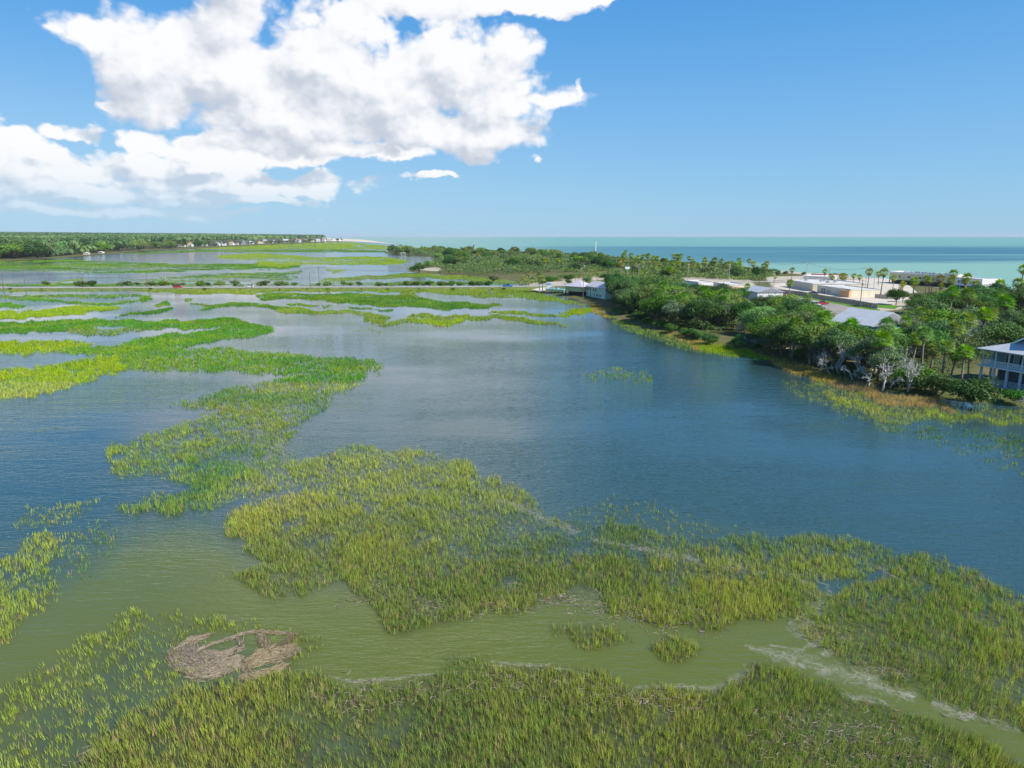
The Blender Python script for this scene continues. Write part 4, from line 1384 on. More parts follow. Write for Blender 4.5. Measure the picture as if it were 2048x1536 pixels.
OAKC, OAKL, OLV, GRY = (.075, .170, .034), (.145, .280, .038), (.155, .230, .042), (.150, .200, .085)
OAK = [make_oak('oak_tree', 100 + i, R, h_, cl, per, lf, c, 'tree') for i, (R, h_, cl, per, lf, c) in enumerate([
    (5.6, 9.0, 52, 190, .20, OAKC), (4.8, 9.8, 46, 190, .19, OAKC), (6.2, 8.6, 58, 190, .20, OAKL), (4.4, 8.0, 40, 180, .18, GRY), (5.2, 9.2, 46, 180, .20, OLV)])]
OAKF = [make_oak('broadleaf_tree', 140 + i, R, h_, cl, per, lf, c, 'tree', low=.12) for i, (R, h_, cl, per, lf, c) in enumerate([
    (7.2, 9.2, 40, 70, .46, OAKC), (6.4, 8.4, 36, 70, .44, OAKL), (8.0, 9.8, 44, 66, .48, OLV), (6.0, 7.8, 32, 66, .46, GRY)])]
PALMN = [make_palm('palm_tree', 200 + i, h_, R, 34, 11, .034, c, 'palm') for i, (h_, R, c) in enumerate([
    (6.0, 2.0, (.16, .31, .03)), (5.0, 1.8, (.19, .31, .03)), (6.8, 1.9, (.15, .28, .04))])]
PALMF = [make_palm('palm_tree', 230 + i, h_, R, 24, 7, .062, c, 'palm', dead=7) for i, (h_, R, c) in enumerate([
    (6.2, 2.3, (.25, .33, .04)), (5.2, 2.1, (.29, .32, .04)), (7.4, 2.2, (.21, .31, .04)), (4.4, 2.2, (.25, .35, .035))])]
DEADT = [make_dead('dead_tree', 300 + i, h_, sp, 'dead tree') for i, (h_, sp) in enumerate([(6.5, 1.0), (5.2, 1.35), (7.5, .8)])]
BUSH = [make_bush('shrub', 330 + i, R, h_, cl, per, lf, c, 'shrub') for i, (R, h_, cl, per, lf, c) in enumerate([
    (2.6, 2.6, 22, 150, .13, (.075, .18, .026)), (1.8, 1.9, 14, 70, .18, (.10, .19, .03)), (2.2, 1.6, 14, 60, .2, (.16, .24, .04))])]
PROTO = OAK + OAKF + PALMN + PALMF + DEADT + BUSH
for p_ in PROTO:
    BASEH = None
USED = set()
LOOK = {}
for lst_, words_ in ((OAK, ('tall dark ', 'slim dark ', 'broad light green ', 'small greyish ', 'olive green ')), (OAKF, ('dark green ', 'light green ', 'broad olive ', 'greyish ')),
                     (PALMN, ('mid height ', 'short ', 'tall slim ')), (PALMF, ('mid height ', 'short ', 'tall ', 'low ')), (DEADT, ('upright ', 'wide spreading ', 'tall narrow ')),
                     (BUSH, ('large dark ', 'small dark ', 'small light green '))):
    for p_, w_ in zip(lst_, words_):
        LOOK[p_.name] = w_


def plant(src, px, py, hscale=1.0, rz=None, label=None, group=None, z=G, wscale=None, world=None):
    loc = Vector((world[0], world[1], z)) if world is not None else P(px, py, z)
    rz = random.uniform(0, 6.28) if rz is None else rz
    ws = wscale or hscale
    sc = (ws, ws, hscale)
    if src.name not in USED:
        USED.add(src.name)
        src.location, src.rotation_euler.z, src.scale = loc, rz, sc
        if label:
            src['label'] = label
        if group:
            src['group'] = group
        return src
    return copy_thing(src, loc, rz, sc, label, group)


TAKEN = []


FARH = [(90, 145, 498.5), (160, 196, 498), (220, 242, 497), (254, 276, 494.5)]


def veiled(px, py):
    """ground in front of the far houses, kept open so that they can be seen"""
    m = np.zeros(np.shape(px), bool)
    for a, b, yb in FARH:
        m |= (px > a) & (px < b) & (py > yb) & (py < 530)
    return m


def free(x, y, d):
    for (a, b_, r) in TAKEN:
        if (x - a) ** 2 + (y - b_) ** 2 < (d + r) ** 2:
            return False
    return True


def scatter(poly, n, protos, sep_, hs, label, group, z=G, avoid=True, seed=1, inside=None):
    rng = random.Random(seed)
    w = to_world(poly, z)
    xs, ys = [p[0] for p in w], [p[1] for p in w]
    x0, x1, y0, y1 = min(xs), max(xs), min(ys), max(ys)
    done = 0
    for _ in range(n * 60):
        if done >= n:
            break
        x, y = rng.uniform(x0, x1), rng.uniform(y0, y1)
        px, py = project(np.array([x]), np.array([y]), z)
        if not inpoly(px, py, poly)[0]:
            continue
        if z == .5 and veiled(px, py)[0] and rng.random() < .85:
            continue
        if avoid and mask_px(px, py, CLEARINGS)[0]:
            continue
        if not free(x, y, sep_):
            continue
        TAKEN.append((x, y, sep_))
        i = rng.randrange(len(protos))
        lab = label[protos[i].name.split('_')[0].split('.')[0]] if isinstance(label, dict) else label
        grp = group[protos[i].name.split('_')[0].split('.')[0]] if isinstance(group, dict) else group
        lab = LOOK.get(protos[i].name, '') + lab
        plant(protos[i], 0, 0, rng.uniform(*hs), rng.uniform(0, 6.28), lab, grp, z, world=(x, y))
        done += 1
    return done


# -- trees one can single out: (prototype, ground pixel x, y, height scale, label)
NAMED = [
    (PALMN[0], 1883, 759, 1.02, 'tall straight palm with a bare grey trunk left of the veranda house'),
    (PALMN[1], 1859, 752, 1.0, 'palm with hanging brown fronds just left of the tall straight palm'),
    (PALMN[2], 1842, 742, 1.12, 'leaning palm behind the brown fronded palm in the shore woods'),
    (PALMN[1], 1822, 734, 1.15, 'palm at the dark edge of the woods, left of the shore palm cluster'),
    (PALMN[0], 1922, 768, .98, 'full green palm beside the corner of the veranda house'),
    (PALMN[2], 1935, 764, .82, 'short palm touching the veranda house railing'),
    (PALMN[1], 1900, 760, .9, 'slim palm in shade between two taller palms near the house'),
    (PALMN[0], 1512, 668, 1.0, 'single yellow green palm in front of dark oaks at the shore'),
    (PALMN[1], 1291, 634, .95, 'small bright palm standing at the shoreline reeds'),
    (PALMN[2], 1668, 724, .85, 'bright palm among grey dead branches at the shore'),
    (PALMN[2], 1800, 700, 1.0, 'palm rising from the thick of the woods above the driveway'),
    (PALMF[0], 1577, 597, 1.05, 'lone palm beside the wooden fence in front of the long tan building'),
    (PALMF[3], 1617, 614, .85, 'low bushy palm at the edge of the parking lot'),
    (PALMF[2], 1761, 589, 1.35, 'tallest palm right of the parked white car'),
    (PALMF[0], 1735, 575, 1.30, 'palm with a feathery top on the far side of the forecourt'),
    (PALMF[1], 1692, 571, .95, 'first palm of the row behind the long tan building'),
    (PALMF[0], 1706, 573, .9, 'second palm of the row behind the long tan building'),
    (PALMF[1], 1718, 573, .95, 'third palm of the row behind the long tan building'),
    (PALMF[2], 2040, 588, 1.55, 'very tall slim palm standing above the beach at the right edge'),
    (PALMF[0], 1785, 582, 1.0, 'round headed palm left of the beach building'),
    (PALMF[1], 1805, 590, .95, 'palm in front of the left end of the beach building'),
    (PALMF[3], 1826, 588, 1.3, 'dense palm before the yellow wall of the beach building'),
    (PALMF[0], 1850, 590, 1.15, 'palm with orange lower fronds before the beach building'),
    (PALMF[1], 1880, 590, 1.4, 'large palm before the middle of the beach building'),
    (PALMF[2], 1902, 590, 1.3, 'large palm before the white end of the beach building'),
    (PALMF[0], 1928, 594, 1.35, 'palm right of the middle of the beach building'),
    (PALMF[1], 1951, 598, 1.2, 'palm beside the beach access road'),
    (PALMF[3], 1991, 600, 1.45, 'broad palm cluster head between the beach building and the tall palm'),
    (PALMF[0], 2030, 606, 1.3, 'palm at the foot of the very tall beach palm'),
    (PALMF[0], 1057, 571, 1.05, 'palm in the green field beyond the causeway end'),
    (PALMF[1], 1044, 572, .8, 'smaller palm in the green field beyond the causeway end'),
    (PALMF[2], 1079, 581, .98, 'left one of the two palms beside the turquoise deck'),
    (PALMF[0], 1085, 582, .95, 'right one of the two palms beside the turquoise deck'),
    (OAK[4], 1565, 646, 1.0, 'olive oak standing before the left end of the parking lot'),
    (OAK[0], 1597, 655, .98, 'dark oak before the parking lot, left of the blue house roof'),
    (OAK[2], 1622, 664, .9, 'broad oak touching the left end of the pale metal roof'),
    (OAK[3], 1535, 634, .95, 'greyish oak between the grey roofed house and the parking lot'),
    (OAK[1], 1440, 612, .9, 'slim dark oak before the small pinkish roofed house'),
    (OAK[0], 1395, 604, .85, 'dark oak below the white flat roofed building'),
    (OAK[4], 1352, 598, .85, 'olive oak left of the white flat roofed building'),
    (OAK[0], 1612, 716, .86, 'dark oak at the shore in front of the parking lot end'),
    (OAK[2], 1650, 722, .84, 'broad oak at the shore hiding the left wall of the blue house'),
    (OAK[4], 1690, 728, .88, 'oak standing before the middle of the blue house'),
    (OAK[1], 1722, 730, .86, 'oak standing before the right end of the blue house'),
    (OAK[0], 1760, 735, .8, 'dark oak right of the blue house beside the driveway'),
    (OAK[3], 1575, 694, .84, 'greyish oak at the shore left of the small lawn'),
    (OAK[2], 1630, 690, .72, 'oak between the shore trees and the blue house'),
    (OAK[4], 1765, 690, .7, 'oak over the far end of the driveway'),
    (OAK[3], 986, 568, .62, 'small round tree alone beside the causeway'),
    (BUSH[0], 1948, 803, 1.75, 'big dark green bush in front of the veranda house'),
    (BUSH[0], 1868, 783, 1.5, 'round dark bush under the shore palms'),
    (BUSH[0], 1822, 770, 1.6, 'dark bush at the foot of the woods left of the round bush'),
    (BUSH[0], 2030, 800, .8, 'dark bush partly hiding the veranda house posts'),
    (OAKF[1], 826, 544, .55, 'small bright green tree at the very tip of the wooded point'),
    (OAKF[0], 838, 545, .75, 'dark tree beside the sandy patch on the point'),
    (DEADT[1], 1738, 768, 1.15, 'bleached dead tree with wide sprawling branches at the waterline'),
    (DEADT[0], 1765, 778, 1.1, 'pale dead tree leaning over the reeds right of the sprawling one'),
    (DEADT[1], 1660, 745, 1.05, 'grey dead tree with a thicket of twigs over the brown reeds'),
    (DEADT[2], 1590, 705, .95, 'grey leafless tree beside the small green lawn'),
    (DEADT[2], 1497, 640, 1.0, 'black branched bare tree before the grey house roof'),
    (DEADT[0], 1398, 655, 1.15, 'twisted reddish grey snag in the oaks before the town'),
    (DEADT[0], 1478, 672, .8, 'pale crooked snag among dark oaks at the shore'),
    (DEADT[1], 1500, 688, .75, 'low bleached dead shrub standing above the bright green reeds'),
    (DEADT[2], 1882, 655, .9, 'white dead tree standing in the right hand woods'),
    (DEADT[1], 1705, 757, .9, 'small bleached dead tree between two larger dead ones'),
    (DEADT[1], 1208, 628, .5, 'low grey driftwood bush at the waterline below the oaks'),
    (DEADT[1], 2046, 812, .7, 'pale dead branches on the bank below the veranda house'),
]
for src, px, py, hs_, lab in NAMED:
    o = plant(src, px, py, hs_, None, lab)
    l_ = o.location
    TAKEN.append((l_.x, l_.y, 5.0 if src in PALMN and px > 1780 else 1.6))

# -- woods along the lagoon shore
# keep the veranda house clear
for px, py, r in ((2000, 775, 7), (2040, 770, 8), (2048, 740, 9), (2090, 760, 9), (2150, 770, 9), (1670, 660, 9), (1730, 665, 9)):
    q_ = P(px, py, G)
    TAKEN.append((q_.x, q_.y, r))
GR = {'oak': 'oaks of the lagoon shore woods', 'palm': 'palms of the lagoon shore woods', 'dead': 'dead trees of the lagoon shore woods', 'shrub': 'shrubs under the lagoon shore woods'}
LB = {'broadleaf': '', 'oak': 'oak in the shore woods right of the lagoon', 'palm': 'palm growing between oaks in the shore woods right of the lagoon',
      'dead': 'bare grey tree in the shore woods right of the lagoon', 'shrub': 'shrub under the shore woods'}
SHORE1 = [(1222, 612), (1262, 628), (1330, 650), (1400, 668), (1470, 664), (1540, 684), (1540, 672), (1470, 648), (1400, 632), (1330, 620), (1262, 603), (1222, 596)]
SHORE2 = [(1540, 700), (1640, 736), (1720, 762), (1800, 770), (1900, 770), (1900, 740), (1850, 715), (1830, 680), (1770, 690), (1730, 735), (1690, 712), (1640, 690), (1540, 672)]
RIGHT = [(1790, 690), (1830, 690), (1900, 740), (1960, 738), (2048, 720), (2350, 740), (2500, 700), (2300, 640), (2048, 612), (1960, 622), (1880, 630), (1850, 640), (1880, 660)]
scatter(SHORE1, 40, OAK, 2.3, (.8, 1.15), LB, GR, seed=2)
scatter(SHORE1, 16, PALMN, 0.3, (1.1, 1.45), LB, GR, seed=3)
scatter(SHORE2, 26, OAK, 2.0, (.62, .98), LB, GR, seed=4)
scatter(SHORE2, 14, PALMN, 0.3, (1.0, 1.35), LB, GR, seed=5)
scatter([(1560, 706), (1640, 738), (1720, 764), (1850, 786), (1850, 776), (1720, 752), (1640, 722), (1560, 692)], 12, DEADT, .5, (.7, 1.1), dict(LB, dead='grey leafless tree along the waterline of the shore woods'), dict(GR, dead='leafless trees along the waterline'), seed=35)
scatter(SHORE2, 5, DEADT, .8, (.6, .9), LB, GR, seed=15)
LBR = dict(LB, oak='oak in the thick woods behind the veranda house', palm='palm in the thick woods behind the veranda house')
GRR = dict(GR, oak='oaks behind the veranda house', palm='palms behind the veranda house')
scatter(RIGHT, 50, OAK, 2.5, (.72, 1.08), LBR, GRR, seed=6)
scatter(RIGHT, 30, PALMN, 0.4, (1.15, 1.6), LBR, GRR, seed=7)
scatter([(1230, 626), (1300, 652), (1390, 680), (1540, 706), (1640, 738), (1720, 764), (1900, 792), (1900, 785), (1720, 752), (1540, 692), (1390, 668), (1230, 618)],
        34, BUSH, .8, (.55, 1.0), dict(LB, shrub='shrub at the front edge of the shore woods'), GR, seed=8)
# -- between the shore woods and the road, scattered roofs showing through
scatter([(1235, 596), (1400, 628), (1540, 655), (1560, 640), (1500, 612), (1420, 598), (1340, 592), (1250, 575)], 34, OAK, 2.0, (.65, .92),
        'oak between the grey roofed houses behind the shore woods', 'oaks between the houses', seed=9, avoid=False)
scatter([(1250, 590), (1540, 640), (1560, 600), (1300, 570)], 10, PALMN, 1.3, (.7, .95), 'palm between the grey roofed houses behind the shore woods', 'palms between the houses', seed=10, avoid=False)
# -- the middle wood and the long point
MID = [(1110, 556), (1200, 562), (1260, 572), (1400, 566), (1530, 560), (1550, 552), (1540, 543), (1400, 530), (1250, 519), (1180, 516), (1130, 540)]
scatter([(1230, 556), (1300, 566), (1400, 562), (1530, 556), (1540, 546), (1400, 533), (1250, 522), (1230, 540)], 62, PALMF, 2.0, (1.05, 1.5), 'palm in the grove beyond the road, before the sea', 'palms of the grove before the sea', seed=11)
scatter(MID, 24, OAKF, 3.2, (.55, .85), 'tree in the grove beyond the road, before the sea', 'trees of the grove before the sea', seed=12)
POINT = [(880, 522), (850, 535), (880, 545), (950, 550), (1020, 549), (1110, 546), (1200, 541), (1250, 540), (1250, 520), (1120, 511), (1000, 505), (900, 501.5), (800, 499.5), (775, 503), (790, 507), (860, 511)]
scatter(POINT, 50, PALMF, 2.6, (1.1, 1.45), 'palm among the dark trees of the wooded point', 'palms of the wooded point', seed=13)
scatter(POINT, 92, OAKF, 4.6, (.75, 1.15), 'tree of the wooded point beyond the causeway', 'trees of the wooded point', seed=14)
scatter([(1030, 570), (1060, 556), (1130, 552), (1230, 552), (1240, 560), (1160, 566), (1100, 568)], 13, BUSH, 1.4, (.8, 1.5), 'bush in the scrub beyond the yellow house', 'bushes beyond the yellow house', seed=16, avoid=False)
scatter([(1090, 566), (1130, 556), (1230, 556), (1240, 562), (1160, 568)], 9, PALMF, 1.4, (.5, .8), 'palm in the scrub beyond the yellow house', 'low palms beyond the yellow house', seed=17, avoid=False)
# -- beach side scrub and right hand strip
scatter([(1760, 600), (1840, 600), (1900, 612), (1940, 622), (1880, 640), (1850, 636), (1780, 625)], 12, OAK, 2.0, (.5, .75), 'oak between the forecourt and the right hand woods', 'oaks right of the forecourt', seed=18, avoid=False)
scatter([(1770, 592), (1850, 592), (1950, 604), (2100, 612), (2300, 630), (2300, 620), (2100, 602), (1960, 600), (1850, 586)], 16, PALMF, 1.6, (.75, 1.25), 'palm in the strip of palms behind the beach', 'palms behind the beach', seed=19, avoid=False)
scatter([(1545, 553), (1600, 550), (1700, 556), (1700, 554), (1540, 544)], 7, BUSH, 1.4, (1.0, 1.8), 'green beach scrub bush behind the white building', 'beach scrub bushes', seed=20, avoid=False)
scatter([(1545, 566), (1545, 561), (1600, 560), (1760, 566), (1770, 574), (1740, 580)], 9, PALMF, 1.0, (.7, 1.15), 'palm standing in the pale paved ground near the beach road', 'palms of the paved ground', seed=41, avoid=False)
# -- shrubs along the causeway
rr_ = random.Random(5)
xs_ = [90, 160, 182, 246, 252, 258, 275, 300, 315, 330, 345, 352, 366, 405, 418, 437, 470, 522, 534, 560, 568, 590, 640, 655, 690, 700, 715, 760, 772, 800, 812, 824, 836, 850, 862, 885, 900, 920, 945, 960, 975]
for i, x in enumerate(xs_):
    o = plant(BUSH[1 + i % 2], x + rr_.uniform(-3, 3), 570.6, rr_.uniform(.9, 1.7), None, 'dark roadside shrub on the far verge of the causeway', 'shrubs on the far verge of the causeway', z=.8)
for i, x in enumerate([24, 85, 300, 410, 480, 560, 617, 655, 725, 772, 838, 905, 985, 1010]):
    o = plant(BUSH[1 + i % 2], x + rr_.uniform(-3, 3), 579.0, rr_.uniform(.3, .62), None, 'low shrub on the near verge of the causeway', 'shrubs on the near verge of the causeway', z=.5)

# -- the wooded shore far to the left
LFRONT = [(-300, 530), (-60, 521), (0, 519.5), (60, 519), (110, 515.5), (160, 511), (240, 504), (300, 499.5), (430, 494), (430, 491), (300, 495), (200, 500), (110, 507), (0, 511), (-300, 518)]
n_ = scatter([q for q in LFRONT if q[0] > 100] , 22, OAKF, 7.5, (1.5, 2.1), 'tree in the front row of the far wooded shore on the left', 'front trees of the far left shore', z=.5, seed=21)
scatter([(-300, 530), (-60, 521), (0, 519.5), (60, 519), (110, 515.5), (150, 511.5), (130, 505), (60, 508), (0, 510), (-300, 516)], 34, OAKF, 7.0, (2.1, 2.8), 'tree of the nearest far shore grove at the left edge', 'tall trees of the left edge grove', z=.5, seed=31)
scatter([(430, 493), (560, 487.5), (680, 482), (690, 480.5), (560, 484.5), (430, 490)], 34, OAKF, 8.0, (.8, 1.5), 'tree between the far beach houses', 'trees between the far beach houses', z=.5, seed=22)
for p_ in PROTO:
    if p_.name not in USED:
        for c_ in KIDS[p_.name]:
            bpy.data.objects.remove(c_)
        bpy.data.objects.remove(p_)


# -- the wood beyond reads as one mass
def far_wood():
    rng = np.random.default_rng(44)
    poly = [(-1400, 540), (-300, 521), (0, 518), (60, 517), (110, 514), (200, 506), (300, 498.5), (430, 493), (560, 486.5), (650, 483), (640, 477), (560, 475), (300, 473.8), (-1400, 473.8)]
    # sample on the ground, sparser and larger further out
    n = 90000
    px = rng.uniform(-900, 700, n)
    py = 474.2 + (545 - 474.2) * rng.random(n) ** 1.6
    k = inpoly(px, py, poly)
    px, py = px[k], py[k]
    x, y, w = ray(px, py)
    X, Y = x * (-H / w), y * (-H / w)
    D = np.hypot(X, Y)
    keep = (D > 700) & (D < 9000)
    X, Y, D = X[keep], Y[keep], D[keep]
    n = len(X)
    pxx, _ = project(X, Y)
    lim = H + D * np.interp(pxx, [0, 150, 400, 620], [.0036, .0031, .0022, .0006])
    rise = (fbm(X / 260, Y / 260, 3, 6) - .4) * 16 * np.clip((D - 700) / 900, 0.3, 1)
    top = 12 + rise + rng.random(n) * 4.0
    pxx, pyy = project(X, Y)
    top = np.where(veiled(pxx, pyy), top * .38, top)
    top = np.minimum(top + (lim - top) * np.clip((D - 1000) / 3200, 0, 1) ** .8, lim)
    rad = np.clip(2.5 + D * .0019, 3, 15) * (.7 + .6 * rng.random(n))
    tone = fbm(X / 300, Y / 300, 3, 12)
    per = 7
    c0 = np.stack([X, Y, top - rad * .5], -1)
    ii = np.repeat(np.arange(n), per)
    d = unit(rng, len(ii))
    d[:, 2] = np.abs(d[:, 2]) * .8 - .1
    p = c0[ii] + d * rad[ii][:, None] * np.array([1, 1, .75])
    nm = d + unit(rng, len(ii)) * .35
    nm /= np.linalg.norm(nm, axis=1)[:, None]
    t = np.cross(nm, unit(rng, len(ii)))
    t /= np.linalg.norm(t, axis=1)[:, None]
    b = np.cross(nm, t)
    s = (rad[ii] * .62)[:, None]
    V = np.stack([p - t * s, p - b * s * .8, p + t * s, p + b * s * .8], 1).reshape(-1, 3)
    base = np.array([.065, .135, .035]) * (1 - np.clip((tone - .42) * 3, 0, 1))[:, None] + np.array([.17, .25, .055]) * np.clip((tone - .42) * 3, 0, 1)[:, None]
    base *= (.7 + .6 * rng.random(n))[:, None]
    c = np.repeat(base[ii] * (.85 + .3 * rng.random(len(ii)))[:, None], 4, 0)
    o = bulk('distant_wood', V, np.arange(len(V)).reshape(-1, 4), M['oak'], col=c)
    tag(o, 'unbroken green forest covering the far left shore up to the horizon', 'forest', kind='stuff')


far_wood()
def undergrowth():
    """the closed lower growth of the woods: leaf faces in low mounds, one mass"""
    rng = np.random.default_rng(77)
    out = []
    for poly, hlo, hhi, cover, tone in ((POINT, 2.4, 5.0, 2.6, (.085, .155, .030)), (MID, 1.2, 3.4, 2.2, (.105, .175, .030)),
                                        (SHORE1, 1.0, 4.0, 2.2, (.062, .120, .022)), (SHORE2, .8, 2.6, 1.5, (.062, .120, .024)), (RIGHT, 1.2, 5.0, 2.2, (.055, .115, .022)),
                                        ([(1230, 595), (1300, 612), (1420, 640), (1540, 668), (1560, 650), (1500, 612), (1420, 600), (1300, 578), (1240, 572)], .6, 2.4, 1.3, (.085, .15, .03)),
                                        ([(1770, 606), (1860, 612), (1960, 625), (2100, 625), (2300, 640), (2300, 624), (2100, 606), (1960, 603), (1850, 590), (1790, 592)], .6, 2.6, 1.8, (.085, .15, .025)),
                                        ([(1030, 569), (1050, 556), (1230, 553), (1250, 562), (1160, 567), (1100, 568)], .4, 1.3, 1.0, (.15, .22, .035))):
        w = np.array(to_world(poly, G))
        x0, y0 = w.min(0)
        x1, y1 = w.max(0)
        x1 = min(x1, 420)
        n = int(min(1500000, (x1 - x0) * (y1 - y0) * 9))
        X, Y = rng.uniform(x0, x1, n), rng.uniform(y0, y1, n)
        D = np.hypot(X, Y)
        size = np.clip(D * .0011, .14, .8)
        k = rng.random(n) < np.clip(cover / (size ** 2 * 4) / 9, 0, 1)
        X, Y, size = X[k], Y[k], size[k]
        px, py = project(X, Y, G)
        k = inpoly(px, py, poly) & ~mask_px(px, py, CLEARINGS)
        X, Y, size = X[k], Y[k], size[k]
        n = len(X)
        lump = fbm(X / 5.5, Y / 5.5, 3, 17)
        lump2 = vnoise(X / 2.3, Y / 2.3, 19)
        top = hlo + (hhi - hlo) * np.clip((lump - .3) * 2.2, 0, 1) * (.55 + .45 * lump2)
        edge = np.clip((lump2 - .12) * 5, .3, 1)
        z = G + top * edge * (1 - .55 * rng.random(n) ** 2)
        p = np.stack([X, Y, z], -1)
        e_ = .6
        gx_ = (fbm((X + e_) / 5.5, Y / 5.5, 3, 17) - lump) + .5 * (vnoise((X + e_) / 2.3, Y / 2.3, 19) - lump2)
        gy_ = (fbm(X / 5.5, (Y + e_) / 5.5, 3, 17) - lump) + .5 * (vnoise(X / 2.3, (Y + e_) / 2.3, 19) - lump2)
        nm = np.stack([-gx_ * (hhi - hlo) * 1.6, -gy_ * (hhi - hlo) * 1.6, np.full(n, .8)], -1) + unit(rng, n) * .8
        nm /= np.linalg.norm(nm, axis=1)[:, None]
        t = np.cross(nm, unit(rng, n))
        t /= np.linalg.norm(t, axis=1)[:, None]
        b = np.cross(nm, t)
        s = (size * (.7 + .6 * rng.random(n)))[:, None]
        V = np.stack([p - t * s, p - b * s * .6, p + t * s, p + b * s * .6], 1).reshape(-1, 3)
        tt = np.clip((fbm(X / 9, Y / 9, 2, 55) - .35) * 2.2, 0, 1)[:, None]
        c = np.array(tone) * (.75 + .5 * rng.random(n))[:, None] * (1 + tt * np.array([.55, .3, .1]))
        out.append((V, np.repeat(c, 4, 0)))
    V = np.concatenate([o[0] for o in out])
    c = np.concatenate([o[1] for o in out])
    print('undergrowth faces', len(V) // 4)
    tag(bulk('undergrowth', V, np.arange(len(V)).reshape(-1, 4), M['oak'], col=c), 'dense low green undergrowth filling the woods of the island between the trees', 'undergrowth', kind='stuff')


undergrowth()
# ================================================================ buildings
def span(x0, y0, x1, y1, z=G):
    a, b = P(x0, y0, z), P(x1, y1, z)
    d = b - a
    return a, d.length, math.atan2(d.y, d.x)


def at_building(name, x0, y0, x1, y1, D, hgt, wall, label, z=G, L=None, **kw):
    a, L_, rz = span(x0, y0, x1, y1, z)
    return box_building(name, a, L or L_, D, hgt, rz, wall, label, **kw)


def add_part(e, mb, name, mat, parent=None):
    return mb.build(name, mat, parent or e)


# -- veranda house at the right edge
za = G + 3.3
a_, b_ = P(1960, 731, za), P(2046, 746, za)
d_ = b_ - a_
rz_ = math.atan2(d_.y, d_.x)
vh = empty('veranda_house', (a_.x, a_.y, G), rz_, 'grey blue raised house with white verandas and metal roof at the right edge', 'house')
LH, PD = 17.0, 2.8
mb = MB()
mb.box(LH / 2, PD + 4.6, 3.6 + 1.5, LH - .4, 9.0, 3.0)
mb.build('upper_wall', M['greyblue'], vh)
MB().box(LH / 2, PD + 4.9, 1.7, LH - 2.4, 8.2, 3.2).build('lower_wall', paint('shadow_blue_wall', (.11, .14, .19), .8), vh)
MB().box(LH / 2, 5.2, -.25, LH + .6, 11.6, .7).build('slab', paint('bluish_concrete', (.34, .38, .42), .8, .12), vh)
MB().box(LH / 2, 5.0, 3.45, LH + .3, 11.0, .3).build('deck', M['trim'], vh)
for i in range(8):
    x = .25 + i * (LH - .5) / 7
    MB().box(x, .15, 1.7, .34, .34, 3.2).box(x, .15, .3, .42, .42, .4).build('pier', M['trim'], vh)
    MB().box(x, .10, 5.02, .20, .20, 2.84).build('column', M['trim'], vh)
    if i < 4:
        MB().box(.15, 3 + i * 2.4, 1.7, .3, .3, 3.2).build('pier', M['trim'], vh)
        MB().box(.10, 2.6 + i * 2.4, 5.02, .18, .18, 2.84).build('column', M['trim'], vh)
rl = MB()
for k in range(5):
    rl.box(LH / 2, .08, 3.74 + k * .2, LH - .5, .05, .09 if k < 4 else .12)
    rl.box(.08, 5.0, 3.74 + k * .2, .05, 9.6, .09 if k < 4 else .12)
rl.build('railing', M['white'], vh)
rl = MB()
for k in range(5):
    rl.box(LH / 2, .45, .35 + k * .2, LH - 2, .05, .08)
rl.build('railing', M['trim'], vh)
rf = MB()
ez, e0 = 6.45, .7
wz = 8.0
ins = 4.0
vs = [(-e0, -e0, ez), (LH + e0, -e0, ez), (LH + e0, 11.4, ez), (-e0, 11.4, ez), (ins, ins, wz), (LH - ins, ins, wz), (LH - ins, 8, wz), (ins, 8, wz)]
vs += [(x, y, z + .14) for x, y, z in vs]
fs = [(8, 9, 13, 12), (9, 10, 14, 13), (10, 11, 15, 14), (11, 8, 12, 15), (12, 13, 14, 15), (1, 0, 4, 5), (2, 1, 5, 6), (3, 2, 6, 7), (0, 3, 7, 4),
      (0, 1, 9, 8), (1, 2, 10, 9), (2, 3, 11, 10), (3, 0, 8, 11)]
rf.add(vs, fs)
rf.build('porch_roof', M['metalroof'], vh)
gx0, gx1, gy, pk = 3.3, 14.2, 3.6, 11.2
g_ = MB()
zb = 7.7
g_.add([(gx0 + .4, gy, zb), (gx1 - .4, gy, zb), ((gx0 + gx1) / 2, gy, pk - .3), (gx0 + .4, 9, zb), (gx1 - .4, 9, zb), ((gx0 + gx1) / 2, 9, pk - .3)],
       [(0, 1, 2), (5, 4, 3), (0, 3, 4, 1), (1, 4, 5, 2), (2, 5, 3, 0)])
g_.build('gable', M['greyblue'], vh)
for s_, (xa, xb) in enumerate(((gx0 - .4, (gx0 + gx1) / 2), (gx1 + .4, (gx0 + gx1) / 2))):
    up = MB()
    v_ = [(xa, gy - .6, zb - .15), (xb, gy - .6, pk), (xb, 9.5, pk), (xa, 9.5, zb - .15)]
    v_ += [(x, y, z + .16) for x, y, z in v_]
    up.add(v_, [(0, 1, 2, 3), (7, 6, 5, 4), (0, 4, 5, 1), (1, 5, 6, 2), (2, 6, 7, 3), (3, 7, 4, 0)])
    up.build('upper_roof', M['metalroof'], vh)
    tr_ = MB()
    tr_.add([(xa, gy - .68, zb - .3), (xb, gy - .68, pk - .15), (xb, gy - .68, pk + .18), (xa, gy - .68, zb + .03),
             (xa, gy - .604, zb - .3), (xb, gy - .604, pk - .15), (xb, gy - .604, pk + .18), (xa, gy - .604, zb + .03)],
            [(0, 1, 2, 3), (7, 6, 5, 4), (0, 4, 5, 1), (1, 5, 6, 2), (2, 6, 7, 3), (3, 7, 4, 0)])
    tr_.build('gable_trim', M['white'], vh)
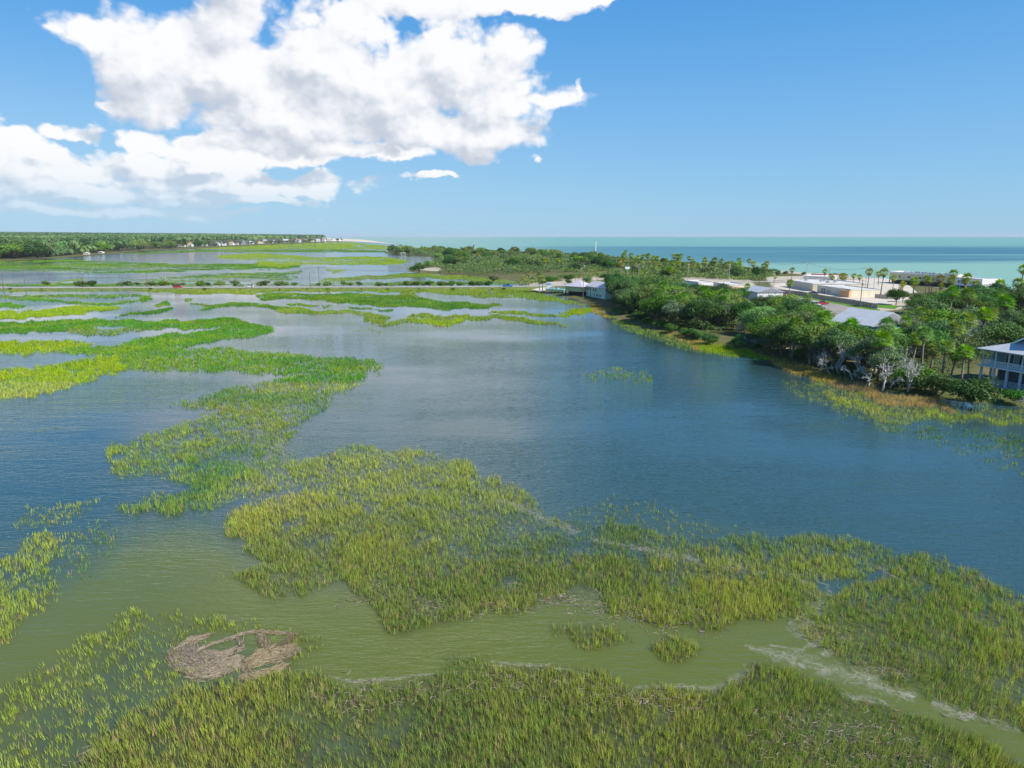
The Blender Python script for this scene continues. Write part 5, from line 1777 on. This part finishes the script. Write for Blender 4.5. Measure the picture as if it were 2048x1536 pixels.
for x in (3.4, 5.7, 8.2, 10.6, 13.0):
    f_ = MB().box(x, PD + .05, 4.75, 1.5, .10, 2.3).build('glass_door', M['white'], vh)
    MB().box(x - .34, PD - .02, 4.75, .62, .05, 2.1).box(x + .34, PD - .02, 4.75, .62, .05, 2.1).build('pane', M['glass'], f_)
# -- the yellow house on the marsh
at_building('marsh_house', 1130, 588.5, 1163, 591, 9, 2.2, M['yellow'], 'yellow house wing on dark pilings with a pale grey roof, beside the turquoise deck',
            cat='house', roof='hip', roof_mat=M['lavroof'], roof_h=2.5, stilts=1.6, eave=.8)
at_building('marsh_house', 1173, 591.5, 1210.5, 598.5, 8, 4.4, M['mint'], 'two storey pale house with many windows and grey roof, right of the yellow wing',
            cat='house', roof='gable', roof_mat=M['lavroof'], roof_h=2.2, stilts=0.0, eave=.7,
            windows=[('f', 1.2, 2.6, 1.5, 1.3), ('f', 4.0, 2.6, 1.5, 1.3), ('f', 7.2, 2.6, 1.5, 1.3), ('f', 9.2, 2.6, 1.5, 1.3),
                     ('f', 1.2, .6, 1.2, 1.1), ('f', 8.0, .6, 1.4, 1.1), ('f', 11, .6, 1.6, 1.1), ('f', 14, .6, 1.6, 1.1), ('r', 2.2, 2.4, 1.2, 1.2)],
            doors=[('f', 4.4, .1, 1.0, 1.9)])
# turquoise deck
a, L_, rz_ = span(1091, 583.5, 1128, 586)
dk = empty('turquoise_deck', a, rz_, 'turquoise painted wooden deck with railings on posts, left of the yellow house', 'deck')
MB().box(L_ / 2, 2.5, 1.35, L_, 5, .25).build('floor', M['turq'], dk)
for i in range(6):
    MB().box(.2 + i * (L_ - .4) / 5, .2, .5, .26, .26, 1.6).build('post', M['turq'], dk)
    MB().box(.2 + i * (L_ - .4) / 5, 4.7, .5, .26, .26, 1.6).build('post', M['turq'], dk)
r_ = MB()
for k in range(3):
    r_.box(L_ / 2, .06, 1.7 + k * .38, L_, .06, .12)
    r_.box(.06, 2.5, 1.7 + k * .38, .06, 4.8, .12)
for i in range(12):
    r_.box(.06 + i * (L_ - .12) / 11, .07, 1.95, .1, .1, 1.1)
r_.build('railing', M['white'], dk)
for i, (u, lab) in enumerate(((2.6, 'white picnic table on the turquoise deck, nearer its umbrella'), (5.4, 'white picnic table on the turquoise deck, nearer the yellow house'))):
    q_ = a + Vector((math.cos(rz_), math.sin(rz_), 0)) * u + Vector((-math.sin(rz_), math.cos(rz_), 0)) * 2.6
    t_ = empty('picnic_table', (q_.x, q_.y, G + 1.475), rz_, lab, 'table', 'picnic tables on the deck')
    MB().box(0, 0, .74, 1.6, .8, .06).build('tabletop', M['white'], t_)
    for s_ in (-1, 1):
        MB().box(0, s_ * .75, .45, 1.6, .28, .05).build('bench', M['white'], t_)
        MB().box(s_ * .6, 0, .36, .09, .5, .70).build('leg', M['white'], t_)
q_ = P(1096, 583, G)
um = empty('parasol', (q_.x + .5, q_.y + 1.6, G + 1.475), 0, 'bright blue round parasol over the turquoise deck', 'parasol')
MB().tube([(0, 0, 0), (0, 0, 2.5)], .05, 6).build('pole', M['white'], um)
c_ = MB()
n = 10
vs = [(0, 0, 2.75)] + [(1.7 * math.cos(6.283 * k / n), 1.7 * math.sin(6.283 * k / n), 2.05) for k in range(n)] + [(1.7 * math.cos(6.283 * k / n), 1.7 * math.sin(6.283 * k / n), 1.85) for k in range(n)]
c_.add(vs, [(0, 1 + k, 1 + (k + 1) % n) for k in range(n)] + [(1 + k, 1 + n + k, 1 + n + (k + 1) % n, 1 + (k + 1) % n) for k in range(n)])
c_.build('canopy', M['blue'], um)

# -- long tan building beside the forecourt
at_building('long_building', 1574, 573.5, 1625, 583, 26, 3.5, M['cream'], 'long flat roofed tan building behind the wooden fence', roof='flat', windows=[('f', 6, 1.4, 1.2, .9)])
b2 = at_building('long_building', 1634, 584.5, 1700, 594.5, 14, 3.1, M['cream2'], 'lower cream flat roofed building with dark openings, beside the tan shed', roof='flat',
                 doors=[('f', 4.6, .1, 1.6, 2.2), ('f', 6.6, .1, 1.6, 2.2), ('f', 9.6, .4, 1.2, 1.5), ('f', 11.2, .4, 1.0, 1.5)])
for i, (u, v_) in enumerate(((9, 16), (12, 13), (17, 18), (22, 12), (5, 8))):
    bb = [o for o in C.collection.objects if o.name == 'long_building'][0]
    w_ = bb.matrix_basis @ Vector((u, v_, 3.62))
    ac = empty('roof_unit', w_, bb.rotation_euler.z, ['first', 'second', 'third', 'fourth', 'fifth'][i] + ' grey air conditioning box on the long tan roof, counted from the left'
               if False else 'grey air conditioning box on the flat roof of the long tan building', 'air conditioner', 'air conditioners on the tan roof')
    MB().box(0, 0, .5, 1.6, 1.2, .9).build('casing', M['steel'], ac)
    MB().tube([(0, 0, .96), (0, 0, 1.06)], .42, 10).build('fan', M['dark'], ac)
at_building('white_building', 1606, 560.5, 1666, 562.5, 12, 2.6, M['white'], 'low white building with rusty red roof panels near the beach', roof='hip', roof_mat=M['white'], roof_h=1.5, eave=.9)
bb = [o for o in C.collection.objects if o.name == 'white_building'][0]
pn = MB()
for i in range(2):
    x0 = 4 + i * 9.6
    pn.add([(x0, 1.6, 3.46), (x0 + 9.2, 1.6, 3.46), (x0 + 9.2, 4.4, 4.17), (x0, 4.4, 4.17)], [(0, 1, 2, 3)])
pn.build('roof_panel', M['redroof'], bb)
at_building('shed', 1697, 595, 1717, 593, 4.5, 2.9, M['tan'], 'small orange tan wooden shed at the corner of the forecourt', cat='shed', roof='flat', roof_mat=M['tan'], parapet=.08, doors=[('f', 3.2, .1, 1.3, 2.1)])
# beach building
at_building('beach_building', 1777, 566, 1905, 575.5, 11, 3.8, M['beachyellow'], 'long faded yellow beach building on open piers with a white deck roof', roof='flat', roof_mat=M['white'], stilts=2.2, parapet=.7,
            windows=[('f', 3, 1.2, 1.4, 1.6), ('f', 7, 1.2, 1.0, 1.6), ('f', 13, 1.4, 2.0, 1.1), ('f', 20, 1.2, 2.2, 1.1), ('f', 28, 1.2, 1.6, 1.2), ('f', 34, 1.2, 1.6, 1.2)])
at_building('beach_building', 1907, 575.8, 1962, 581, 11, 3.6, M['whiteside'], 'white beach building with a row of windows, right end of the beach front', roof='flat', roof_mat=M['white'], stilts=1.6, parapet=.5,
            windows=[('f', 3 + 1.9 * i, 1.2, 1.5, 1.5) for i in range(6)])
bb = [o for o in C.collection.objects if o.name == 'beach_building'][0]
rng_ = random.Random(3)
for i in range(12):
    w_ = bb.matrix_basis @ Vector((10 + i * 2.0 + rng_.uniform(-.4, .4), 3 + rng_.uniform(0, 4), 6.12))
    t_ = empty('roof_table', w_, rng_.uniform(0, 3), 'small dark table on the roof terrace of the beach building', 'table', 'tables on the beach building roof')
    MB().box(0, 0, .85, 1.1, 1.1, .06).build('tabletop', M['white'] if i % 3 == 0 else M['dark'], t_)
    MB().tube([(0, 0, 0), (0, 0, .83)], .07, 6).build('leg', M['dark'], t_)
    MB().box(.85, 0, .5, .45, .45, .9).build('chair', M['dark'], t_)
for x in (0.3, 6, 12):
    w_ = bb.matrix_basis @ Vector((x, 0.4, 6.1))
    q_ = empty('roof_mast', w_, 0, 'short white mast on the left end of the beach building roof', 'mast', 'masts on the beach building')
    MB().tube([(0, 0, 0), (0, 0, 1.9)], .06, 5).build('pole', M['white'], q_)
    MB().box(0, 0, 1.5, .5, .08, .08).build('bracket', M['white'], q_)
# blue gabled house by the parking lot
at_building('gabled_house', 1662, 690, 1738, 702, 13, 5.9, M['blue'], 'bright blue walled house with a large pale metal roof among the oaks', cat='house', roof='gable', roof_mat=M['metalroof'], roof_h=3.0, eave=.8,
            windows=[('f', 3, 3.6, 1.4, 1.4), ('f', 7, 3.6, 1.4, 1.4), ('r', 5, 3.4, 1.4, 1.4), ('r', 10, 3.4, 1.4, 1.4)])
# town houses glimpsed between the trees
TOWN = [(1272, 574, 1290, 575, 7, 2.4, 'cream', 'orange', 'gable', 'small building with an orange tiled roof just above the oaks'),
        (1368, 574, 1396, 578, 9, 3.2, 'whiteside', 'flatroof', 'flat', 'white flat roofed building partly hidden by oaks, left of the parked cars'),
        (1426, 578, 1458, 584, 9, 3.2, 'cream2', 'flatroof', 'flat', 'cream flat roofed building among trees below the parked cars'),
        (1484, 597, 1514, 602, 12, 3.6, 'whiteside', 'metalroof', 'gable', 'house with a large plain grey roof behind the black branched tree'),
        (1440, 594, 1462, 598, 8, 3.0, 'cream', 'tan', 'gable', 'small pinkish brown roofed house between the oaks'),
        (1395, 618, 1412, 622, 6, 3.0, 'cream2', 'lavroof', 'gable', 'small cream cottage showing between tree trunks'),
        (1322, 598, 1346, 602, 7, 3.0, 'whiteside', 'lavroof', 'gable', 'white cottage mostly hidden in the oaks right of the pale house'),
        (1217, 596, 1226, 600, 6, 3.6, 'cream2', 'lavroof', 'gable', 'cream house end standing just right of the two storey pale house'),
        (1905, 664, 1930, 672, 8, 3.0, 'whiteside', 'lavroof', 'gable', 'white walled cottage hidden in the right hand woods')]
for x0, y0, x1, y1, D_, h_, wl, rf_, kind, lab in TOWN:
    at_building('town_house', x0, y0, x1, y1, D_, h_, M[wl], lab, cat='house', roof=kind, roof_mat=M[rf_], roof_h=1.8, windows=[('f', 2.0, 1.0, 1.2, 1.2), ('f', 4.2, 1.0, 1.2, 1.2)])
# food stand
a, L_, rz_ = span(1524, 586, 1536, 588)
ks = empty('kiosk', a, rz_, 'small kiosk with purple and yellow panels near the road', 'kiosk')
MB().box(1.5, 1.2, 1.3, 3, 2.4, 2.6).build('body', M['purple'], ks)
MB().box(.9, -.04, 1.6, .9, .06, 1.4).build('panel', M['gold'], ks)
MB().box(2.3, -.04, 1.5, .8, .06, 1.4).build('panel', M['gold'], ks)
MB().box(1.5, 1.1, 2.68, 3.5, 3.0, .12).build('roof', M['white'], ks)

# -- fences
def fence(name, pts, hgt, label, mat=M['fence']):
    w = [P(x, y, G) for x, y in pts]
    e = empty(name, w[0], 0, label, 'fence')
    bd, ps = MB(), MB()
    for a, b in zip(w[:-1], w[1:]):
        a_, b_ = a - w[0], b - w[0]
        d = b_ - a_
        L_ = d.length
        ang = math.atan2(d.y, d.x)
        n = max(2, int(L_ / 2.4))
        m_ = (a_ + b_) / 2
        k = int(L_ / .32)
        for i in range(k):
            q = a_.lerp(b_, (i + .5) / k)
            bd.box(q.x, q.y, hgt / 2 + .05 * ((i * 7) % 3) / 3, .29, .04, hgt, ang)
        for i in range(n + 1):
            q = a_.lerp(b_, i / n)
            ps.box(q.x + .07 * math.sin(ang), q.y - .07 * math.cos(ang), hgt / 2, .12, .12, hgt + .2, ang)
    bd.build('boards', mat, e)
    ps.build('posts', mat, e)
    return e


fence('wooden_fence', [(1556, 586), (1600, 591), (1650, 600), (1700, 608), (1755, 618)], 1.9, 'long weathered grey wooden fence between the parking lot and the tan building')
fence('wooden_fence', [(1750, 596), (1775, 598), (1800, 599)], 1.8, 'short wooden fence end right of the forecourt beside round shrubs')

# -- white tower beyond the point
q_ = P(1191, 513, G)
tw = empty('white_tower', q_, 0, 'slim white tower rising above the trees before the dark band of sea', 'tower')
MB().tube([(0, 0, 0), (0, 0, 17.5)], [.5, .4], 10).build('shaft', M['white'], tw)
MB().tube([(0, 0, 17.5), (0, 0, 18.6), (0, 0, 19.6)], [.9, .9, .15], 10).build('cap', M['trim'], tw)
# oval sign on its pole
q_ = P(1254, 562, G)
sg = empty('pole_sign', q_, 0, 'white oval sign with a blue crest on a tall pole above the oaks', 'sign')
MB().tube([(0, 0, 0), (0, 0, 6.6)], .16, 6).build('pole', M['steel'], sg)
ov = MB()
n = 16
ov.add([(1.5 * math.cos(6.283 * k / n), -.15, 8.0 + 1.0 * math.sin(6.283 * k / n)) for k in range(n)] + [(1.5 * math.cos(6.283 * k / n), .15, 8.0 + 1.0 * math.sin(6.283 * k / n)) for k in range(n)],
       [tuple(range(n)), tuple(range(n, 2 * n))[::-1]] + [(k, n + k, n + (k + 1) % n, (k + 1) % n) for k in range(n)])
ov.build('panel', M['white'], sg)
MB().box(0, -.17, 8.9, 1.6, .06, .5).build('crest', M['blue'], sg)

# ================================================================ poles and wires
POLES = {}


def pole(px, pyb, pyt, label, z=.9, arm=1.2, trans=False, group='utility poles', rz=0.5, dark=True, key=None):
    a = P(px, pyb, z)
    # height from how far its top stands above its foot
    x, y, w = ray(px, pyt)
    hgt = H + (a.y / y) * w - z
    e = empty('utility_pole', a, rz, label, 'utility pole', group)
    lean = random.uniform(-.012, .012)
    mt = M['pole'] if dark else M['steel']
    MB().tube([(0, 0, -.8), (lean * hgt, 0, hgt)], [.17, .11], 6).build('pole', mt, e)
    if arm:
        MB().box(lean * hgt, 0, hgt - .5, arm * 2, .12, .14).build('crossarm', mt, e)
        ins_ = MB()
        for s in (-.9, 0, .9):
            ins_.tube([(s * arm + lean * hgt, 0, hgt - .43), (s * arm + lean * hgt, 0, hgt - .2)], .05, 5)
        ins_.build('insulators', M['trim'], e)
    if trans:
        MB().tube([(.35, 0, hgt - 2.4), (.35, 0, hgt - 1.4)], .26, 8).build('transformer', M['steel'], e)
    if key is not None:
        POLES[key] = (a, hgt, rz, arm or .1, z)
    return e


pole(9, 588, 546, 'dark utility pole standing in the marsh at the left edge', z=0, key='a0')
pole(51, 572.5, 532, 'dark utility pole beside the causeway near the left edge', z=.9, key='a1')
pole(296, 575, 549, 'thin pole beside the causeway left of the red car', z=.9, arm=.5)
pole(333, 569, 533, 'pale thin pole on the far side of the causeway above the red car', z=.5, dark=False, key='a2')
pole(621, 577, 544, 'thin pole on the near side of the causeway, left one of the middle pair', z=.9, arm=.6)
pole(639, 571, 534, 'dark utility pole beyond the causeway, right one of the middle pair', z=.5, key='a3')
pole(928, 566, 535, 'dark utility pole beyond the causeway left of the round tree', z=.3, key='a4')
pole(1000, 577, 541, 'utility pole beside the blue pickup on the causeway', z=.9, key='a5')
pole(1166, 594, 524, 'tall dark utility pole in front of the yellow house', trans=True, key='b0')
pole(1163, 574, 535, 'grey pole rising behind the yellow house roof', arm=.8, dark=False)
pole(1277, 568, 527, 'pale utility pole above the oaks right of the oval sign', dark=False, key='b1')
pole(1375, 566, 527, 'pale utility pole between the palm grove and the oaks', dark=False, key='b2')
pole(1457, 568, 527, 'thin pale pole beside a small banner in the palm grove', dark=False, key='b3', trans=True)
pole(1516, 592, 534, 'dark leaning utility pole beside the grey roofed house', key='c0')
pole(1546, 580, 541, 'pale double pole near the road, left of the long tan building', dark=False, trans=True)
pole(1611, 562, 524, 'utility pole with two transformers behind the white building', trans=True, dark=False, key='b4')
pole(1720, 613, 559, 'dark utility pole in the fence line right of the tan shed', trans=True, key='c1')
pole(1729, 590, 535, 'thin utility pole at the forecourt right of the tan shed', key='b5', dark=False)
pole(1747, 578, 530, 'pale utility pole before the beach, left of the beach building', dark=False, arm=1.5)
pole(1657, 560, 538, 'thin dark pole behind the white building near the beach', arm=.3)
pole(1862, 588, 548, 'thin dark pole before the yellow wall of the beach building', arm=.3)
pole(2042, 620, 586, 'pale pole at the right edge before the beach palms', dark=False, arm=.4)


def wires(keys, label, z_off=-.2):
    mb = MB()
    for k0, k1 in zip(keys[:-1], keys[1:]):
        a, ha, ra, aa, za_ = POLES[k0]
        b, hb, rb, ab, zb_ = POLES[k1]
        for s in (-.9, 0, .9):
            p0 = a + Vector((math.cos(ra) * s * aa, math.sin(ra) * s * aa, ha + z_off))
            p1 = b + Vector((math.cos(rb) * s * ab, math.sin(rb) * s * ab, hb + z_off))
            sag = (p1 - p0).length * .022
            mb.tube([p0.lerp(p1, t) - Vector((0, 0, sag * 4 * t * (1 - t))) for t in [i / 8 for i in range(9)]], .022, 3)
    tag(mb.build('power_line', M['wire']), label, 'power line')


wires(['a0', 'a1', 'a2', 'a3', 'a4', 'a5', 'b0'], 'sagging black wires between the poles along the causeway')
wires(['b0', 'b1', 'b2', 'b3', 'b4', 'b5'], 'thin wires strung over the palm grove and the oaks')
wires(['c0', 'c1'], 'wires between the dark poles over the parking lot')


# ================================================================ cars
def make_car(kind, color, label, loc, rz, group=None):
    e = empty('parked_car' if group else 'car', loc, rz, label, 'pickup truck' if kind == 'pickup' else 'car', group)
    m = paint('car_paint', color, .25, .03, spec=.6)
    Lc, Wc = (5.3, 1.95) if kind == 'pickup' else (4.7, 1.85)
    hl, hw = Lc / 2, Wc / 2
    top = {'sedan': .78, 'suv': .95, 'pickup': .92}[kind]
    prof = [(-hl, .32), (-hl + .1, .26), (hl - .1, .26), (hl, .36), (hl - .02, .62), (hl - .25, top - .08), (hl * .45, top), (-hl * .9, top), (-hl, top - .12)]
    bd = MB()
    n = len(prof)
    vs = []
    for s, k in ((-1, .93), (-1, 1), (1, 1), (1, .93)):
        for x, z in prof:
            sh = 1.0 if abs(k - 1) < .01 else .985
            vs.append((x * sh, s * hw * k, z if abs(k - 1) < .01 else (z - .56) * .9 + .56))
    fs = [tuple(range(n)), tuple(range(3 * n, 4 * n))[::-1]]
    for r in range(3):
        fs += [(r * n + i, (r + 1) * n + i, (r + 1) * n + (i + 1) % n, r * n + (i + 1) % n) for i in range(n)]
    bd.add(vs, fs)
    body = bd.build('body', m, e)
    ct = {'sedan': (-1.55, 1.05, -1.0, .45, 1.42), 'suv': (-2.05, 1.05, -1.85, .45, 1.72), 'pickup': (-.55, 1.15, -.45, .5, 1.72)}[kind]
    cb = MB()
    x0, x1, x2, x3, zt = ct
    w0, w1 = hw * .93, hw * .78
    cb.add([(x0, -w0, top - .01), (x1, -w0, top - .01), (x1, w0, top - .01), (x0, w0, top - .01), (x2, -w1, zt), (x3, -w1, zt), (x3, w1, zt), (x2, w1, zt)],
           [(0, 1, 5, 4), (1, 2, 6, 5), (2, 3, 7, 6), (3, 0, 4, 7), (3, 2, 1, 0)])
    cb.build('windows', M['glass'], e)
    MB().box((x2 + x3) / 2, 0, zt + .02, x3 - x2 + .06, w1 * 2 + .05, .05).build('roof', m, e)
    if kind == 'pickup':
        MB().box(-1.65, 0, top + .01, 1.9, Wc * .8, .03).build('bed', M['dark'], e)
    for sx_ in (-1, 1):
        for sy_ in (-1, 1):
            w = MB().tube([(sx_ * hl * .62, sy_ * (hw - .2), .34), (sx_ * hl * .62, sy_ * (hw + .01), .34)], .34, 12).build('wheel', M['rubber'], e)
            MB().tube([(sx_ * hl * .62, sy_ * (hw + .0), .34), (sx_ * hl * .62, sy_ * (hw + .025), .34)], .20, 8).build('rim', M['rim'], w)
    for s in (-1, 1):
        MB().box(hl - .03, s * hw * .72, .62, .08, .3, .14).build('headlight', M['lamp'], e)
        MB().box(-hl + .0, s * hw * .75, .66, .08, .22, .18).build('taillight', M['tail'], e)
    return e


def road_dir(px):
    a, b = P(px - 20, np.interp(px - 20, [p[0] for p in ROADPX], [p[1] for p in ROADPX]), 1.03), P(px + 20, np.interp(px + 20, [p[0] for p in ROADPX], [p[1] for p in ROADPX]), 1.03)
    return (a + b) / 2, math.atan2((b - a).y, (b - a).x)


for kind, col_, px, off, flip, lab in (('suv', (.55, .02, .015), 359, -1.6, 0, 'bright red car driving on the causeway'), ('sedan', (.75, .75, .75), 497, 1.6, 1, 'white car driving on the causeway right of the red one'),
                                       ('pickup', (.01, .12, .55), 1015, -1.6, 0, 'bright blue pickup at the right end of the causeway')):
    c0, rz_ = road_dir(px)
    c0 = c0 + Vector((-math.sin(rz_), math.cos(rz_), 0)) * off
    make_car(kind, col_, lab, (c0.x, c0.y, 1.036), rz_ + (math.pi if flip else 0))
LOT = [('pickup', (.42, .02, .03), 1643, 609, .1, 'dark red pickup in the parking lot near the fence'), ('sedan', (.02, .03, .07), 1637, 618, -.9, 'black car parked below the dark red pickup'),
       ('suv', (.74, .74, .74), 1628, 612, .1, 'white van like car parked left of the dark red pickup'), ('suv', (.74, .74, .75), 1745, 591, .05, 'white pickup sized car alone on the pale forecourt'),
       ('suv', (.70, .72, .74), 1711, 585, .1, 'white car parked behind the tan shed'), ('sedan', (.03, .03, .035), 1627, 588, -.1, 'black car close to the wall of the long tan building'),
       ('suv', (.50, .03, .03), 1561, 591, .3, 'red car parked at the left end of the fence'), ('sedan', (.72, .70, .70), 1574, 601, -.2, 'long white car below the red car at the lot'),
       ('sedan', (.70, .72, .75), 1432, 570, .3, 'silver car, leftmost of the row behind the cream building'), ('sedan', (.06, .08, .12), 1441, 571, .3, 'dark car in the middle of the row behind the cream building'),
       ('suv', (.72, .73, .75), 1450, 572.5, .3, 'pale car at the right end of the row behind the cream building'), ('sedan', (.75, .75, .76), 1772, 668, 1.1, 'white car parked on the shaded driveway'),
       ('sedan', (.1, .25, .4), 1768, 661, 1.1, 'blue car parked behind the white car on the driveway')]
for kind, col_, px, py, rz_, lab in LOT:
    q_ = P(px, py, G + .055)
    make_car(kind, col_, lab, q_, rz_, 'cars parked in the beach town')

# ================================================================ far houses
def far_house(px, pyb, wpx, hpx, wall, roof, label, group=None, kind='gable', seed=0, stilts=0):
    a = P(px - wpx / 2, pyb, .5)
    b = P(px + wpx / 2, pyb, .5)
    scale = (b - a).length / wpx
    rz = random.Random(seed).uniform(-.35, .35)
    h_ = hpx * scale
    return box_building('far_house', a, (b - a).length, (b - a).length * .7, h_ * .62, rz, M[wall], label, cat='house', roof=kind, roof_mat=M[roof], roof_h=h_ * .38,
                        windows=[('f', (b - a).length * t, h_ * .25, 1.6, 1.8) for t in (.25, .5, .75)], stilts=stilts, group=group)


far_house(106, 499, 20, 13, 'white', 'white', 'white roofed house in the far left trees, left of the pair', kind='hip', seed=1)
far_house(129, 499.5, 18, 10, 'white', 'metalroof', 'pale blue grey roofed house in the far left trees, right of the pair', kind='hip', seed=2)
far_house(178, 499, 25, 12, 'white', 'metalroof', 'bright white gabled house at the water edge of the far left trees', seed=3)
far_house(232, 499, 14, 10, 'trim', 'lavroof', 'small grey house in the far trees right of the white gabled one', seed=4)
far_house(264, 496, 14, 10, 'whiteside', 'lavroof', 'white house with grey roof in the far trees, last before the dark grove', seed=5)
far_house(172, 509, 10, 4, 'white', 'white', 'low white boathouse at the far left shoreline', kind='hip', seed=6)
far_house(201, 506.5, 9, 3.5, 'white', 'white', 'low white dock house right of the boathouse', kind='hip', seed=7)
for i, (x, w_, h_) in enumerate([(357, 9, 9), (366, 9, 7), (379, 12, 10), (408, 10, 8), (433, 12, 8), (448, 10, 9), (462, 11, 8), (472, 9, 9), (487, 13, 9), (503, 11, 7), (520, 10, 7), (529, 10, 9),
                                 (548, 9, 6), (572, 12, 8), (596, 12, 9), (612, 8, 6), (624, 9, 6), (636, 9, 6), (647, 8, 7), (658, 9, 7), (668, 8, 6), (677, 7, 6)]):
    yb = float(np.interp(x, [350, 430, 540, 640, 690], [495.5, 493, 487.5, 484.2, 482.4])) - 1.2
    far_house(x, yb, w_ * .85, h_ * .85, ['white', 'cream2', 'whiteside'][i % 3], ['metalroof', 'lavroof', 'tan', 'metalroof'][i % 4], 'tall raised beach house in the distant row before the open sea',
              'distant beach houses', 'gable' if i % 2 else 'hip', 10 + i)
far_house(806, 508.5, 9, 4, 'white', 'white', 'small white house at the tip of the long wooded point', kind='hip', seed=50)
# ================================================================ the air between
m, g, out = new_mat('haze_air')
pv = g.n('ShaderNodeVolumePrincipled')
pv.inputs['Color'].default_value = (0.80, 0.90, 1.0, 1)
pv.inputs['Density'].default_value = 0.00004
g.put(out.inputs['Volume'], pv.outputs[0])
hz_box = MB().box(0, 11500, 31.5, 56000, 32000, 68).build('haze', m)
tag(hz_box, 'faint bluish sea haze over the whole lagoon and coast', 'haze', kind='stuff')
